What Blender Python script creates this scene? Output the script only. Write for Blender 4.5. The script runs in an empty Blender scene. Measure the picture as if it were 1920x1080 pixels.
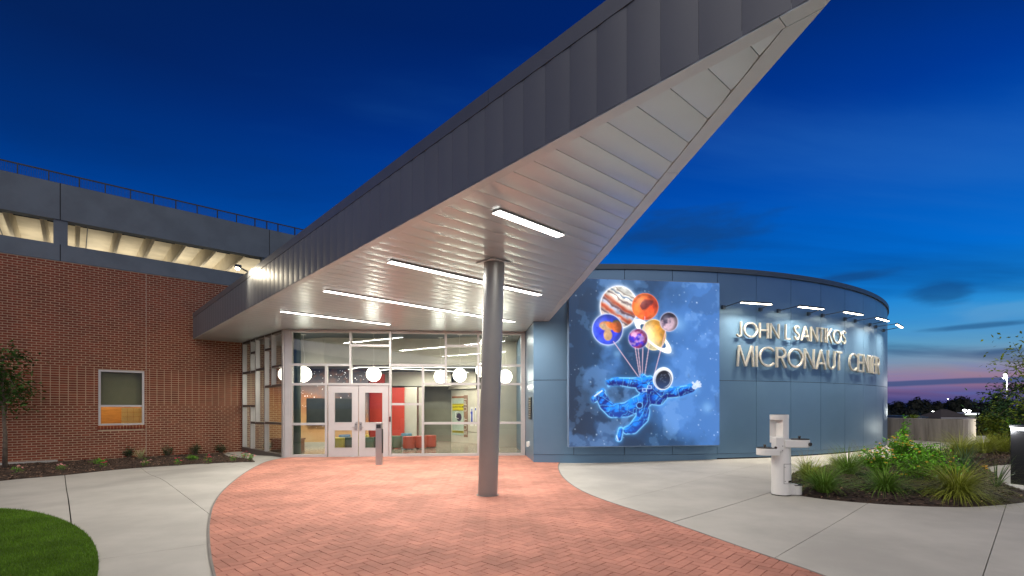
import bpy, bmesh, math, random
import numpy as np
from mathutils import Vector, Matrix
from mathutils.geometry import delaunay_2d_cdt

R_ = math.radians
sc = bpy.context.scene
col = sc.collection

# ------------------------------------------------------------------ camera
F_PX = 925.0; HZ = 763.0; CAM_H = 1.5
cam_d = bpy.data.cameras.new('camera'); cam = bpy.data.objects.new('camera', cam_d); col.objects.link(cam)
cam.location = (0, 0, CAM_H); cam.rotation_euler = (R_(90), 0, 0)
cam_d.sensor_width = 36; cam_d.lens = F_PX / 1920 * 36
cam_d.shift_y = (HZ - 540) / 1920
cam_d.clip_start = 0.05; cam_d.clip_end = 3000
sc.camera = cam

# ------------------------------------------------------------------ colour management
sc.view_settings.view_transform = 'Standard'
sc.view_settings.look = 'None'
sc.view_settings.exposure = 0.0
sc.view_settings.gamma = 1.0
sc.view_settings.use_curve_mapping = False
sc.render.engine = 'CYCLES'
sc.cycles.max_bounces = 8
sc.cycles.transparent_max_bounces = 16
sc.cycles.sample_clamp_indirect = 4.0
sc.cycles.caustics_reflective = False
sc.cycles.caustics_refractive = False
sc.cycles.use_denoising = True

def srgb(r, g, b):
    def f(c):
        c /= 255.0
        return c / 12.92 if c <= 0.04045 else ((c + 0.055) / 1.055) ** 2.4
    return (f(r), f(g), f(b), 1.0)

# ------------------------------------------------------------------ world: dusk sky
world = bpy.data.worlds.new('World'); sc.world = world; world.use_nodes = True
wt = world.node_tree; wt.nodes.clear()
def wn(t): return wt.nodes.new(t)
def math_node(nt, op, a, b=None, c=None, clamp=False):
    n = nt.nodes.new('ShaderNodeMath'); n.operation = op; n.use_clamp = clamp
    for i, v in enumerate((a, b, c)):
        if v is None: continue
        if isinstance(v, (int, float)): n.inputs[i].default_value = v
        else: nt.links.new(v, n.inputs[i])
    return n.outputs[0]
def smooth_node(nt, v, a, b):
    n = nt.nodes.new('ShaderNodeMapRange'); n.interpolation_type = 'SMOOTHSTEP'
    nt.links.new(v, n.inputs[0]); n.inputs[1].default_value = a; n.inputs[2].default_value = b
    n.inputs[3].default_value = 0; n.inputs[4].default_value = 1
    return n.outputs[0]
def ramp_node(nt, fac, stops):
    n = nt.nodes.new('ShaderNodeValToRGB'); cr = n.color_ramp
    while len(cr.elements) > 1: cr.elements.remove(cr.elements[-1])
    cr.elements[0].position = stops[0][0]; cr.elements[0].color = stops[0][1]
    for p, c in stops[1:]:
        e = cr.elements.new(p); e.color = c
    nt.links.new(fac, n.inputs[0])
    return n.outputs[0]
def mix_node(nt, fac, a, b, mode='MIX'):
    n = nt.nodes.new('ShaderNodeMix'); n.data_type = 'RGBA'; n.blend_type = mode
    if isinstance(fac, (int, float)): n.inputs[0].default_value = fac
    else: nt.links.new(fac, n.inputs[0])
    for i, v in ((6, a), (7, b)):
        if isinstance(v, tuple): n.inputs[i].default_value = v
        else: nt.links.new(v, n.inputs[i])
    return n.outputs[2]
def build_sky():
    tc = wn('ShaderNodeTexCoord'); sep = wn('ShaderNodeSeparateXYZ')
    wt.links.new(tc.outputs['Generated'], sep.inputs[0])
    X, Y, Z = sep.outputs
    zc = math_node(wt, 'MAXIMUM', Z, 0.0)
    hor = math_node(wt, 'SQRT', math_node(wt, 'ADD', math_node(wt, 'MULTIPLY', X, X), math_node(wt, 'ADD', math_node(wt, 'MULTIPLY', Y, Y), 1e-4)))
    az = math_node(wt, 'DIVIDE', math_node(wt, 'ADD', math_node(wt, 'MULTIPLY', X, 0.78), math_node(wt, 'MULTIPLY', Y, 0.62)), hor)
    west = smooth_node(wt, az, -0.35, 0.95)
    cw = ramp_node(wt, zc, [(0, srgb(45, 62, 118)), (0.012, srgb(84, 80, 138)), (0.026, srgb(110, 88, 134)), (0.038, srgb(158, 116, 138)),
        (0.050, srgb(156, 128, 148)), (0.068, srgb(128, 146, 172)), (0.095, srgb(96, 156, 194)), (0.14, srgb(54, 152, 214)), (0.18, srgb(20, 126, 212)), (0.24, srgb(2, 106, 206)),
        (0.36, srgb(0, 78, 178)), (0.46, srgb(0, 56, 150)), (0.6, srgb(0, 36, 108)), (1, srgb(2, 16, 58))])
    ce = ramp_node(wt, zc, [(0, srgb(20, 60, 120)), (0.1, srgb(6, 84, 170)), (0.25, srgb(0, 70, 160)), (0.38, srgb(0, 48, 122)), (0.5, srgb(3, 30, 84)), (1, srgb(2, 14, 50))])
    base = mix_node(wt, west, ce, cw)
    # thin cloud sheets seen in perspective
    zz = math_node(wt, 'ADD', zc, 0.09)
    cmb = wn('ShaderNodeCombineXYZ')
    wt.links.new(math_node(wt, 'DIVIDE', X, zz), cmb.inputs[0]); wt.links.new(math_node(wt, 'DIVIDE', Y, zz), cmb.inputs[1])
    mp = wn('ShaderNodeMapping'); mp.inputs['Rotation'].default_value = (0, 0, R_(-38)); mp.inputs['Scale'].default_value = (0.42, 1.15, 1)
    mp.inputs['Location'].default_value = (3.1, 1.7, 0)
    wt.links.new(cmb.outputs[0], mp.inputs[0])
    nz = wn('ShaderNodeTexNoise'); nz.inputs['Scale'].default_value = 0.62; nz.inputs['Detail'].default_value = 7; nz.inputs['Roughness'].default_value = 0.55
    nz.inputs['Distortion'].default_value = 0.4
    wt.links.new(mp.outputs[0], nz.inputs['Vector'])
    cl = smooth_node(wt, nz.outputs[0], 0.47, 0.72)
    cl2 = smooth_node(wt, nz.outputs[0], 0.50, 0.30)
    # clouds with their own place: direction blobs
    def blob(px, py, sx, sy):
        d = Vector(((px - 960) / F_PX, 1, (HZ - py) / F_PX)); a = math.atan2(d.x, d.y); e = math.atan2(d.z, math.hypot(d.x, d.y))
        at = math_node(wt, 'ARCTAN2', X, Y); el = math_node(wt, 'ARCSINE', Z)
        u = math_node(wt, 'DIVIDE', math_node(wt, 'SUBTRACT', at, a), sx); v = math_node(wt, 'DIVIDE', math_node(wt, 'SUBTRACT', el, e), sy)
        n2 = wn('ShaderNodeTexNoise'); n2.inputs['Scale'].default_value = 11; n2.inputs['Detail'].default_value = 6
        m2 = wn('ShaderNodeMapping'); m2.inputs['Scale'].default_value = (1, 1, 3.5); wt.links.new(tc.outputs['Generated'], m2.inputs[0]); wt.links.new(m2.outputs[0], n2.inputs['Vector'])
        r = math_node(wt, 'SQRT', math_node(wt, 'ADD', math_node(wt, 'MULTIPLY', u, u), math_node(wt, 'MULTIPLY', v, v)))
        r = math_node(wt, 'ADD', r, math_node(wt, 'MULTIPLY', math_node(wt, 'SUBTRACT', n2.outputs[0], 0.5), 1.7))
        return smooth_node(wt, r, 1.0, 0.25)
    c = mix_node(wt, math_node(wt, 'MULTIPLY', cl, 0.5), base, srgb(6, 40, 96))
    c = mix_node(wt, math_node(wt, 'MULTIPLY', cl2, 0.30), c, srgb(50, 120, 200))
    for b in ((1770, 545, .055, .030), (1895, 657, .05, .008), (1300, 430, .17, .05), (1600, 520, .10, .012), (1850, 610, .10, .006)):
        c = mix_node(wt, math_node(wt, 'MULTIPLY', blob(*b), 0.55), c, srgb(22, 62, 112))
    c = mix_node(wt, math_node(wt, 'MULTIPLY', blob(1880, 580, .12, .02), 0.35), c, srgb(110, 165, 205))
    # long dark bank lying over the sunset
    n3 = wn('ShaderNodeTexNoise'); n3.inputs['Scale'].default_value = 3.5; n3.inputs['Detail'].default_value = 4
    wt.links.new(tc.outputs['Generated'], n3.inputs['Vector'])
    zb = math_node(wt, 'ADD', Z, math_node(wt, 'MULTIPLY', math_node(wt, 'SUBTRACT', n3.outputs[0], 0.5), 0.012))
    band = math_node(wt, 'MULTIPLY', smooth_node(wt, zb, 0.031, 0.035), smooth_node(wt, zb, 0.043, 0.040))
    c = mix_node(wt, math_node(wt, 'MULTIPLY', band, 0.8), c, srgb(48, 80, 128))
    bg = wn('ShaderNodeBackground'); bg.inputs['Strength'].default_value = 1.0
    wt.links.new(c, bg.inputs['Color'])
    out = wn('ShaderNodeOutputWorld'); wt.links.new(bg.outputs[0], out.inputs[0])
build_sky()

# ------------------------------------------------------------------ soft key light added behind the camera to brighten the foreground
fill_sun_d = bpy.data.lights.new('fill_sun', 'SUN'); fill_sun = bpy.data.objects.new('fill_sun', fill_sun_d); col.objects.link(fill_sun)
fill_sun_d.energy = 2.1; fill_sun_d.angle = R_(100); fill_sun_d.color = (1.0, 0.90, 0.77)
fill_sun.rotation_euler = Vector((0.02, 0.70, -1.0)).to_track_quat('-Z', 'Y').to_euler()

# ------------------------------------------------------------------ helpers
def tag(o, label=None, cat=None, group=None, kind=None):
    if label: o['label'] = label
    if cat: o['category'] = cat
    if group: o['group'] = group
    if kind: o['kind'] = kind
    return o
def empty(name, loc, label=None, cat=None, group=None, rz=0, kind=None):
    o = bpy.data.objects.new(name, None); col.objects.link(o)
    o.empty_display_size = 0.1
    o.location = loc; o.rotation_euler = (0, 0, rz)
    return tag(o, label, cat, group, kind)
def link_copy(o, parent=None):
    c = o.copy(); col.objects.link(c); c.parent = parent
    return c
def copy_tree(o, parent=None):
    c = link_copy(o, parent)
    for ch in list(o.children): copy_tree(ch, c)
    return c

class MB:
    def __init__(s): s.v = []; s.f = []; s.attr = []
    def add(s, vs, fs, t=0.5):
        n = len(s.v); s.v += [tuple(p) for p in vs]
        s.f += [tuple(i + n for i in f) for f in fs]; s.attr += [t] * len(fs)
        return s
    def box(s, c, size, rz=0, t=0.5, mat=None):
        hx, hy, hz = size[0] / 2, size[1] / 2, size[2] / 2
        m = mat or Matrix.Rotation(rz, 3, 'Z'); c = Vector(c)
        vs = [c + m @ Vector((x, y, z)) for z in (-hz, hz) for y in (-hy, hy) for x in (-hx, hx)]
        return s.add(vs, [(0, 2, 3, 1), (4, 5, 7, 6), (0, 1, 5, 4), (2, 6, 7, 3), (0, 4, 6, 2), (1, 3, 7, 5)], t)
    def bar(s, a, b, w, d, up=(0, 0, 1), t=0.5):
        a = Vector(a); b = Vector(b); x = (b - a); L = x.length; x.normalize()
        y = Vector(up).cross(x)
        if y.length < 1e-5: y = Vector((0, 1, 0)).cross(x)
        y.normalize(); z = x.cross(y)
        m = Matrix((x, y, z)).transposed()
        return s.box((a + b) / 2, (L, w, d), t=t, mat=m)
    def tube(s, pts, rad, n=8, cap=True, t=0.5):
        pts = [Vector(p) for p in pts]
        if not hasattr(rad, '__len__'): rad = [rad] * len(pts)
        base = len(s.v); prev = None; vs = []
        for i, p in enumerate(pts):
            d = (pts[min(i + 1, len(pts) - 1)] - pts[max(i - 1, 0)]).normalized()
            if prev is None:
                prev = d.orthogonal().normalized()
            else:
                prev = (prev - d * prev.dot(d)).normalized()
            q = d.cross(prev)
            for k in range(n):
                a = 2 * math.pi * k / n
                vs.append(p + (prev * math.cos(a) + q * math.sin(a)) * rad[i])
        fs = []
        for i in range(len(pts) - 1):
            for k in range(n):
                fs.append((i * n + k, i * n + (k + 1) % n, (i + 1) * n + (k + 1) % n, (i + 1) * n + k))
        if cap:
            fs.append(tuple(range(n - 1, -1, -1))); fs.append(tuple((len(pts) - 1) * n + k for k in range(n)))
        return s.add(vs, fs, t)
    def lathe(s, c, prof, n=24, t=0.5, sx=1, sy=1, a0=0, a1=2 * math.pi):
        full = abs(a1 - a0 - 2 * math.pi) < 1e-6; m = n if full else n + 1
        vs = []
        for r, z in prof:
            for k in range(m):
                a = a0 + (a1 - a0) * k / n
                vs.append((c[0] + r * sx * math.cos(a), c[1] + r * sy * math.sin(a), c[2] + z))
        fs = []
        for i in range(len(prof) - 1):
            for k in range(n):
                k2 = (k + 1) % m
                fs.append((i * m + k, i * m + k2, (i + 1) * m + k2, (i + 1) * m + k))
        return s.add(vs, fs, t)
    def sphere(s, c, r, n=16, m=10, t=0.5):
        rx, ry, rz = (r, r, r) if not hasattr(r, '__len__') else r
        vs = []; fs = []
        for i in range(m + 1):
            p = math.pi * i / m
            for k in range(n):
                a = 2 * math.pi * k / n
                vs.append((c[0] + rx * math.sin(p) * math.cos(a), c[1] + ry * math.sin(p) * math.sin(a), c[2] - rz * math.cos(p)))
        for i in range(m):
            for k in range(n):
                fs.append((i * n + k, i * n + (k + 1) % n, (i + 1) * n + (k + 1) % n, (i + 1) * n + k))
        return s.add(vs, fs, t)
    def prism(s, poly, z0, z1, t=0.5, bottom=False):
        n = len(poly)
        vs = [(p[0], p[1], z0) for p in poly] + [(p[0], p[1], z1) for p in poly]
        fs = [tuple(range(n, 2 * n))] + [(i, (i + 1) % n, n + (i + 1) % n, n + i) for i in range(n)]
        if bottom: fs.append(tuple(range(n - 1, -1, -1)))
        return s.add(vs, fs, t)
    def build(s, name, mat, parent=None, smooth=False, world=True, bevel=0, loc=None):
        me = bpy.data.meshes.new(name)
        v = s.v
        if parent is not None and world:
            L = parent.location; v = [(p[0] - L.x, p[1] - L.y, p[2] - L.z) for p in v]
        elif loc is not None:
            v = [(p[0] - loc[0], p[1] - loc[1], p[2] - loc[2]) for p in v]
        me.from_pydata(v, [], s.f); me.update()
        if any(a != 0.5 for a in s.attr):
            at = me.attributes.new('tint', 'FLOAT', 'FACE'); at.data.foreach_set('value', s.attr)
        me.materials.append(mat)
        if smooth: me.shade_smooth() if smooth is True else me.set_sharp_from_angle(angle=smooth)
        if smooth and smooth is not True:
            me.polygons.foreach_set('use_smooth', [True] * len(me.polygons))
        o = bpy.data.objects.new(name, me); col.objects.link(o)
        if parent is not None: o.parent = parent
        elif loc is not None: o.location = loc
        if bevel:
            b = o.modifiers.new('bevel', 'BEVEL'); b.width = bevel; b.segments = 2; b.limit_method = 'ANGLE'
        return o

# ------------------------------------------------------------------ materials
def new_mat(name):
    m = bpy.data.materials.new(name); m.use_nodes = True; nt = m.node_tree
    return m, nt, nt.nodes['Principled BSDF']
def M(name, c, rough=0.6, metal=0.0, var=0.12, scale=3.0, bump=0.0, bscale=80.0, tint=0.0, stretch=None, spec=0.5, rvar=0.0, fine=0.0):
    if len(c) == 3: c = (c[0], c[1], c[2], 1)
    m, nt, b = new_mat(name)
    geo = nt.nodes.new('ShaderNodeNewGeometry'); vec = geo.outputs['Position']
    if stretch:
        mp = nt.nodes.new('ShaderNodeMapping'); mp.inputs['Scale'].default_value = stretch
        nt.links.new(vec, mp.inputs[0]); vec = mp.outputs[0]
    nz = nt.nodes.new('ShaderNodeTexNoise'); nz.inputs['Scale'].default_value = scale; nz.inputs['Detail'].default_value = 6; nz.inputs['Roughness'].default_value = 0.6
    nt.links.new(vec, nz.inputs['Vector'])
    f = smooth_node(nt, nz.outputs[0], 0.3, 0.7)
    lo = tuple(x * (1 - var) for x in c[:3]) + (1,); hi = tuple(min(1, x * (1 + var)) for x in c[:3]) + (1,)
    out = mix_node(nt, f, lo, hi)
    if fine:
        n2 = nt.nodes.new('ShaderNodeTexNoise'); n2.inputs['Scale'].default_value = bscale; n2.inputs['Detail'].default_value = 4
        nt.links.new(vec, n2.inputs['Vector'])
        k = math_node(nt, 'MULTIPLY_ADD', n2.outputs[0], fine * 2, 1 - fine)
        cc = nt.nodes.new('ShaderNodeCombineColor')
        for i in range(3): nt.links.new(k, cc.inputs[i])
        out = mix_node(nt, 1.0, out, cc.outputs[0], 'MULTIPLY')
    if tint:
        a = nt.nodes.new('ShaderNodeAttribute'); a.attribute_name = 'tint'
        k = math_node(nt, 'MULTIPLY_ADD', a.outputs['Fac'], tint * 2, 1 - tint)
        cc = nt.nodes.new('ShaderNodeCombineColor')
        for i in range(3): nt.links.new(k, cc.inputs[i])
        out = mix_node(nt, 1.0, out, cc.outputs[0], 'MULTIPLY')
    nt.links.new(out, b.inputs['Base Color'])
    b.inputs['Roughness'].default_value = rough; b.inputs['Metallic'].default_value = metal
    b.inputs['Specular IOR Level'].default_value = spec
    if rvar:
        k = math_node(nt, 'MULTIPLY_ADD', nz.outputs[0], rvar * 2, rough - rvar)
        nt.links.new(k, b.inputs['Roughness'])
    if bump:
        n2 = nt.nodes.new('ShaderNodeTexNoise'); n2.inputs['Scale'].default_value = bscale; n2.inputs['Detail'].default_value = 5
        nt.links.new(vec, n2.inputs['Vector'])
        bp = nt.nodes.new('ShaderNodeBump'); bp.inputs['Strength'].default_value = bump; bp.inputs['Distance'].default_value = 0.01
        nt.links.new(n2.outputs[0], bp.inputs['Height']); nt.links.new(bp.outputs[0], b.inputs['Normal'])
    return m
def EM(name, c, strength):
    m, nt, b = new_mat(name)
    b.inputs['Base Color'].default_value = (0.6, 0.6, 0.6, 1)
    b.inputs['Emission Color'].default_value = tuple(c[:3]) + (1,)
    b.inputs['Emission Strength'].default_value = strength
    return m
def glass_mat(name, tintc=(0.9, 0.95, 0.92), refl=1.0):
    m, nt, b = new_mat(name); nt.nodes.remove(b)
    out = nt.nodes['Material Output']
    tr = nt.nodes.new('ShaderNodeBsdfTransparent'); tr.inputs[0].default_value = tuple(tintc) + (1,)
    gl = nt.nodes.new('ShaderNodeBsdfGlossy'); gl.inputs['Roughness'].default_value = 0.015; gl.inputs[0].default_value = (1, 1, 1, 1)
    fr = nt.nodes.new('ShaderNodeFresnel'); fr.inputs['IOR'].default_value = 1.5
    k = math_node(nt, 'MULTIPLY', fr.outputs[0], 1.6 * refl, clamp=True)
    mx = nt.nodes.new('ShaderNodeMixShader'); nt.links.new(k, mx.inputs[0]); nt.links.new(tr.outputs[0], mx.inputs[1]); nt.links.new(gl.outputs[0], mx.inputs[2])
    nt.links.new(mx.outputs[0], out.inputs[0])
    return m

m_brick = M('brick_red', (0.19, 0.042, 0.018), 0.85, var=0.15, scale=1.2, bump=0.25, bscale=220, tint=0.16, fine=0.14)
m_mortar = M('mortar_tan', (0.48, 0.36, 0.24), 0.95, var=0.1, scale=4, bump=0.2, bscale=300)
m_concrete = M('concrete_paving', (0.40, 0.385, 0.345), 0.82, var=0.13, scale=0.7, bump=0.3, bscale=160, fine=0.12, rvar=0.08)
m_concdark = M('joint_filler', (0.07, 0.062, 0.055), 0.95)
m_subbase = M('soil', (0.06, 0.045, 0.032), 0.95, var=0.3)
m_paver = M('paver_salmon', (0.43, 0.186, 0.130), 0.85, var=0.24, scale=0.9, bump=0.4, bscale=130, tint=0.10, fine=0.16)
m_paverjoint = M('paver_joint_sand', (0.24, 0.105, 0.072), 0.95, var=0.2)
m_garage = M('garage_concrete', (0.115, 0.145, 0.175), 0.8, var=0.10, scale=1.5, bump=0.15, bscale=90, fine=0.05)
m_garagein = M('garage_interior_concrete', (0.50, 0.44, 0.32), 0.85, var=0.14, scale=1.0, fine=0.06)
m_rail = M('rail_steel_dark', (0.03, 0.04, 0.055), 0.5, 0.4)
m_fascia = M('fascia_metal', (0.145, 0.155, 0.175), 0.45, 0.30, var=0.05, scale=0.7)
m_soffit = M('soffit_metal', (0.56, 0.65, 0.69), 0.28, 0.5, var=0.04, scale=0.9)
m_softrim = M('soffit_trim_metal', (0.55, 0.63, 0.66), 0.42, 0.4, var=0.03)
m_column = M('column_grey_paint', (0.27, 0.275, 0.265), 0.36, 0.35, var=0.06, scale=1.5)
m_blue = M('blue_grey_panel', (0.125, 0.225, 0.335), 0.33, 0.45, var=0.05, scale=0.6, tint=0.06)
m_blued = M('blue_grey_coping', (0.07, 0.095, 0.12), 0.45, 0.5, var=0.05)
m_dark = M('panel_gap_dark', (0.012, 0.014, 0.018), 0.8)
m_letter = M('letter_aluminium', (0.60, 0.56, 0.47), 0.33, 0.6, var=0.03)
m_alum = M('mullion_aluminium', (0.50, 0.485, 0.47), 0.42, 0.35, var=0.04)
m_alumd = M('mullion_bronze', (0.13, 0.115, 0.105), 0.42, 0.5, var=0.05)
m_door = M('door_paint_grey', (0.50, 0.475, 0.465), 0.45, 0.2, var=0.03)
m_glass = glass_mat('clear_glass')
m_glass_side = glass_mat('side_glass', (0.82, 0.86, 0.84), 1.7)
m_steel = M('stainless_steel', (0.42, 0.41, 0.40), 0.32, 0.85, var=0.05, stretch=(30, 30, 1))
m_black = M('black_plastic', (0.012, 0.012, 0.013), 0.4)
m_white = M('white_enamel', (0.74, 0.73, 0.69), 0.30, 0.0, var=0.03)
m_chrome = M('dark_chrome', (0.13, 0.125, 0.12), 0.2, 0.9)
m_bark = M('bark', (0.13, 0.10, 0.075), 0.9, var=0.3, scale=12, bump=0.4, bscale=90)
m_mulch = M('mulch_brown', (0.085, 0.052, 0.034), 0.95, var=0.45, scale=9, tint=0.55, bump=0.5, bscale=120)
# ------------------------------------------------------------------ surveying helpers
def ss(t): t = max(0.0, min(1.0, t)); return t * t * (3 - 2 * t)
def gz(x, y):
    return -0.13 * ss((-6.9 - x) / 2.3) + 0.07 * ss((x - 1.5) / 4) * ss((y - 6) / 5)
def G(px, py, dz=0.0):
    z = 0.0
    for _ in range(12):
        d = F_PX * (CAM_H - z) / (py - HZ); x = (px - 960) / F_PX * d; z = gz(x, d) + dz
    return Vector((x, d, z))
def at(px, py, D):
    return Vector(((px - 960) / F_PX * D, D, CAM_H + (HZ - py) / F_PX * D))
def zat(py, D): return CAM_H + (HZ - py) / F_PX * D
def clip_half(poly, p, n):
    """keep the side where (q-p).n >= 0"""
    out = []
    m = len(poly)
    for i in range(m):
        a = poly[i]; b = poly[(i + 1) % m]
        da = (a[0] - p[0]) * n[0] + (a[1] - p[1]) * n[1]; db = (b[0] - p[0]) * n[0] + (b[1] - p[1]) * n[1]
        if da >= 0: out.append(a)
        if (da >= 0) != (db >= 0):
            t = da / (da - db); out.append((a[0] + (b[0] - a[0]) * t, a[1] + (b[1] - a[1]) * t))
    res = []
    for q in out:
        if not res or math.hypot(q[0] - res[-1][0], q[1] - res[-1][1]) > 1e-4: res.append(q)
    if len(res) > 1 and math.hypot(res[0][0] - res[-1][0], res[0][1] - res[-1][1]) < 1e-4: res.pop()
    return res
def area(poly):
    return 0.5 * sum(poly[i][0] * poly[(i + 1) % len(poly)][1] - poly[(i + 1) % len(poly)][0] * poly[i][1] for i in range(len(poly)))
def inside(poly, x, y):
    r = False; n = len(poly); j = n - 1
    for i in range(n):
        xi, yi = poly[i][0], poly[i][1]; xj, yj = poly[j][0], poly[j][1]
        if (yi > y) != (yj > y) and x < (xj - xi) * (y - yi) / (yj - yi) + xi: r = not r
        j = i
    return r
def smooth_poly(pts, n=6, closed=False):
    out = []; m = len(pts); rng = range(m if closed else m - 1)
    for i in rng:
        p0 = pts[(i - 1) % m] if closed or i > 0 else pts[i]; p1 = pts[i]; p2 = pts[(i + 1) % m]
        p3 = pts[(i + 2) % m] if closed or i + 2 < m else p2
        for k in range(n):
            t = k / n
            out.append(tuple(0.5 * (2 * p1[a] + (p2[a] - p0[a]) * t + (2 * p0[a] - 5 * p1[a] + 4 * p2[a] - p3[a]) * t * t + (3 * p1[a] - p0[a] - 3 * p2[a] + p3[a]) * t ** 3) for a in (0, 1)))
    if not closed: out.append(tuple(pts[-1][:2]))
    return out
def sheet(poly, zf, step, skirt=0.03):
    """triangulated sheet over a 2D outline following height zf, with a turned-down edge"""
    if area(poly) < 0: poly = poly[::-1]
    # densify the outline
    P = []
    for i in range(len(poly)):
        a = poly[i]; b = poly[(i + 1) % len(poly)]; k = max(1, int(math.hypot(b[0] - a[0], b[1] - a[1]) / max(step, 0.2)))
        for j in range(k): P.append((a[0] + (b[0] - a[0]) * j / k, a[1] + (b[1] - a[1]) * j / k))
    n = len(P); vs = [Vector(p) for p in P]
    xs = [p[0] for p in P]; ys = [p[1] for p in P]
    x = min(xs) + step / 2
    while x < max(xs):
        y = min(ys) + step / 2
        while y < max(ys):
            jx = x + random.uniform(-.2, .2) * step; jy = y + random.uniform(-.2, .2) * step
            if inside(P, jx, jy): vs.append(Vector((jx, jy)))
            y += step
        x += step
    r = delaunay_2d_cdt(vs, [], [list(range(n))], 1, 1e-5)
    v2, f2 = r[0], r[2]
    mb = MB(); mb.add([(p.x, p.y, zf(p.x, p.y)) for p in v2], [tuple(f) for f in f2])
    if skirt:
        top = [(p[0], p[1], zf(p[0], p[1])) for p in P]; bot = [(p[0], p[1], zf(p[0], p[1]) - skirt) for p in P]
        mb.add(top + bot, [(i, n + i, n + (i + 1) % n, (i + 1) % n) for i in range(n)])
    return mb

A2 = Vector((1040, 925)).normalized()          # along the brick wall, going right and away
A3 = Vector((A2.x, A2.y, 0)); NA = Vector((A2.y, -A2.x, 0))   # NA faces the forecourt
P0 = Vector((-9.64, 17.70)); C0 = Vector((-6.74, 14.62)); C1 = Vector((0.41, 15.20))
K0 = Vector((0.58, 13.31)); TIP = Vector((1.81, 2.65)); FAR = Vector((-10.79, 16.69)); KR = Vector((0.985, 13.25))
ZS = 3.81; ZT = 4.66
DC = Vector((2.6, 28.1)); DR = 14.95           # the round building
def drum_pt(px, R):
    d = Vector((px - 960, F_PX)).normalized(); b = d.dot(DC); disc = b * b - (DC.length_squared - R * R)
    if disc < 0: return d * b, math.atan2((d * b - DC).x, -(d * b - DC).y)
    p = d * (b - math.sqrt(disc)); q = p - DC
    return p, math.atan2(q.x, -q.y)
def drum_at(t, R, z=0.0): return Vector((DC.x + R * math.sin(t), DC.y - R * math.cos(t), z))

# ------------------------------------------------------------------ terrain
def terrain_z(x, y):
    d = math.hypot(x, y); k = ss((d - 26) / 26)
    return gz(x, y) - 0.045 - 4.6 * k * ss((x - 0.35 * y + 8) / 14) - 0.3 * k
mb = MB()
rings = [0, 3, 6, 9, 12, 15, 18, 21, 24, 27, 30, 34, 39, 45, 52, 62, 80, 110, 160, 240, 400, 800, 1600]
n = 96; vs = [(0, 0, terrain_z(0, 0))]; fs = []
for i, r in enumerate(rings[1:]):
    for k in range(n):
        a = 2 * math.pi * k / n; x = r * math.cos(a); y = r * math.sin(a); vs.append((x, y, terrain_z(x, y)))
for k in range(n): fs.append((0, 1 + k, 1 + (k + 1) % n))
for i in range(len(rings) - 2):
    for k in range(n):
        fs.append((1 + i * n + k, 1 + (i + 1) * n + k, 1 + (i + 1) * n + (k + 1) % n, 1 + i * n + (k + 1) % n))
mb.add(vs, fs)
m_terr = M('dark_earth_grass', (0.035, 0.040, 0.022), 0.95, var=0.4, scale=0.3)
tag(mb.build('ground', m_terr, smooth=True), kind='structure')

# ------------------------------------------------------------------ forecourt outlines
pl_left = [(528, 859.5), (500, 866), (478, 876), (455, 890), (432, 908), (412, 928), (399, 950), (393, 975), (391, 1000), (394, 1040), (402, 1080), (414, 1120)]
pl_right = [(1700, 1130), (1600, 1101), (1500, 1065), (1400, 1031), (1310, 999), (1270, 985), (1220, 967), (1160, 948), (1110, 930), (1080, 915), (1059, 899), (1049, 885), (1047, 873), (1052, 864.5)]
plL = [tuple(G(*p)[:2]) for p in pl_left]; plR = [tuple(G(*p)[:2]) for p in pl_right]
PLAZA = smooth_poly(plL, 5) + smooth_poly(plR, 5) + [(0.60, 13.30), (0.43, 15.18), (C0.x + 0.1, C0.y + 0.0)]
bed_l = [(-90, 918), (0, 902), (120, 891), (250, 878), (380, 870), (455, 866.5), (478, 866)]
bl = [tuple(G(*p)[:2]) for p in bed_l]
def on_wall(s, off=0.0): p = P0 - A2 * s; return (p.x + NA.x * off, p.y + NA.y * off)
BED_L = smooth_poly(bl, 4) + [tuple(G(466, 861)[:2]), tuple(G(430, 857)[:2]), on_wall(0.75, 0.01), on_wall(8.3, 0.01)]
bed_r = [(1481, 925), (1500, 929), (1545, 936), (1620, 943), (1700, 948), (1790, 951), (1850, 949), (1920, 942), (2000, 930)]
bed_r2 = [(2010, 905), (1935, 921), (1905, 915), (1880, 905), (1868, 893), (1850, 878), (1880, 872), (1960, 868), (2060, 862), (2060, 836), (1900, 829), (1850, 832), (1835, 834), (1790, 842), (1750, 850), (1700, 858), (1640, 866), (1560, 874), (1500, 884), (1478, 898), (1476, 914)]
BED_R = smooth_poly([tuple(G(*p)[:2]) for p in bed_r], 4) + smooth_poly([tuple(G(*p)[:2]) for p in bed_r2], 3)
lawn = [(-260, 985), (-120, 962), (-40, 956), (20, 956), (70, 962), (112, 974), (150, 993), (176, 1020), (185, 1060), (170, 1110), (100, 1160), (-200, 1180), (-400, 1080)]
LAWN = smooth_poly([tuple(G(*p)[:2]) for p in lawn], 4, closed=True)

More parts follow.
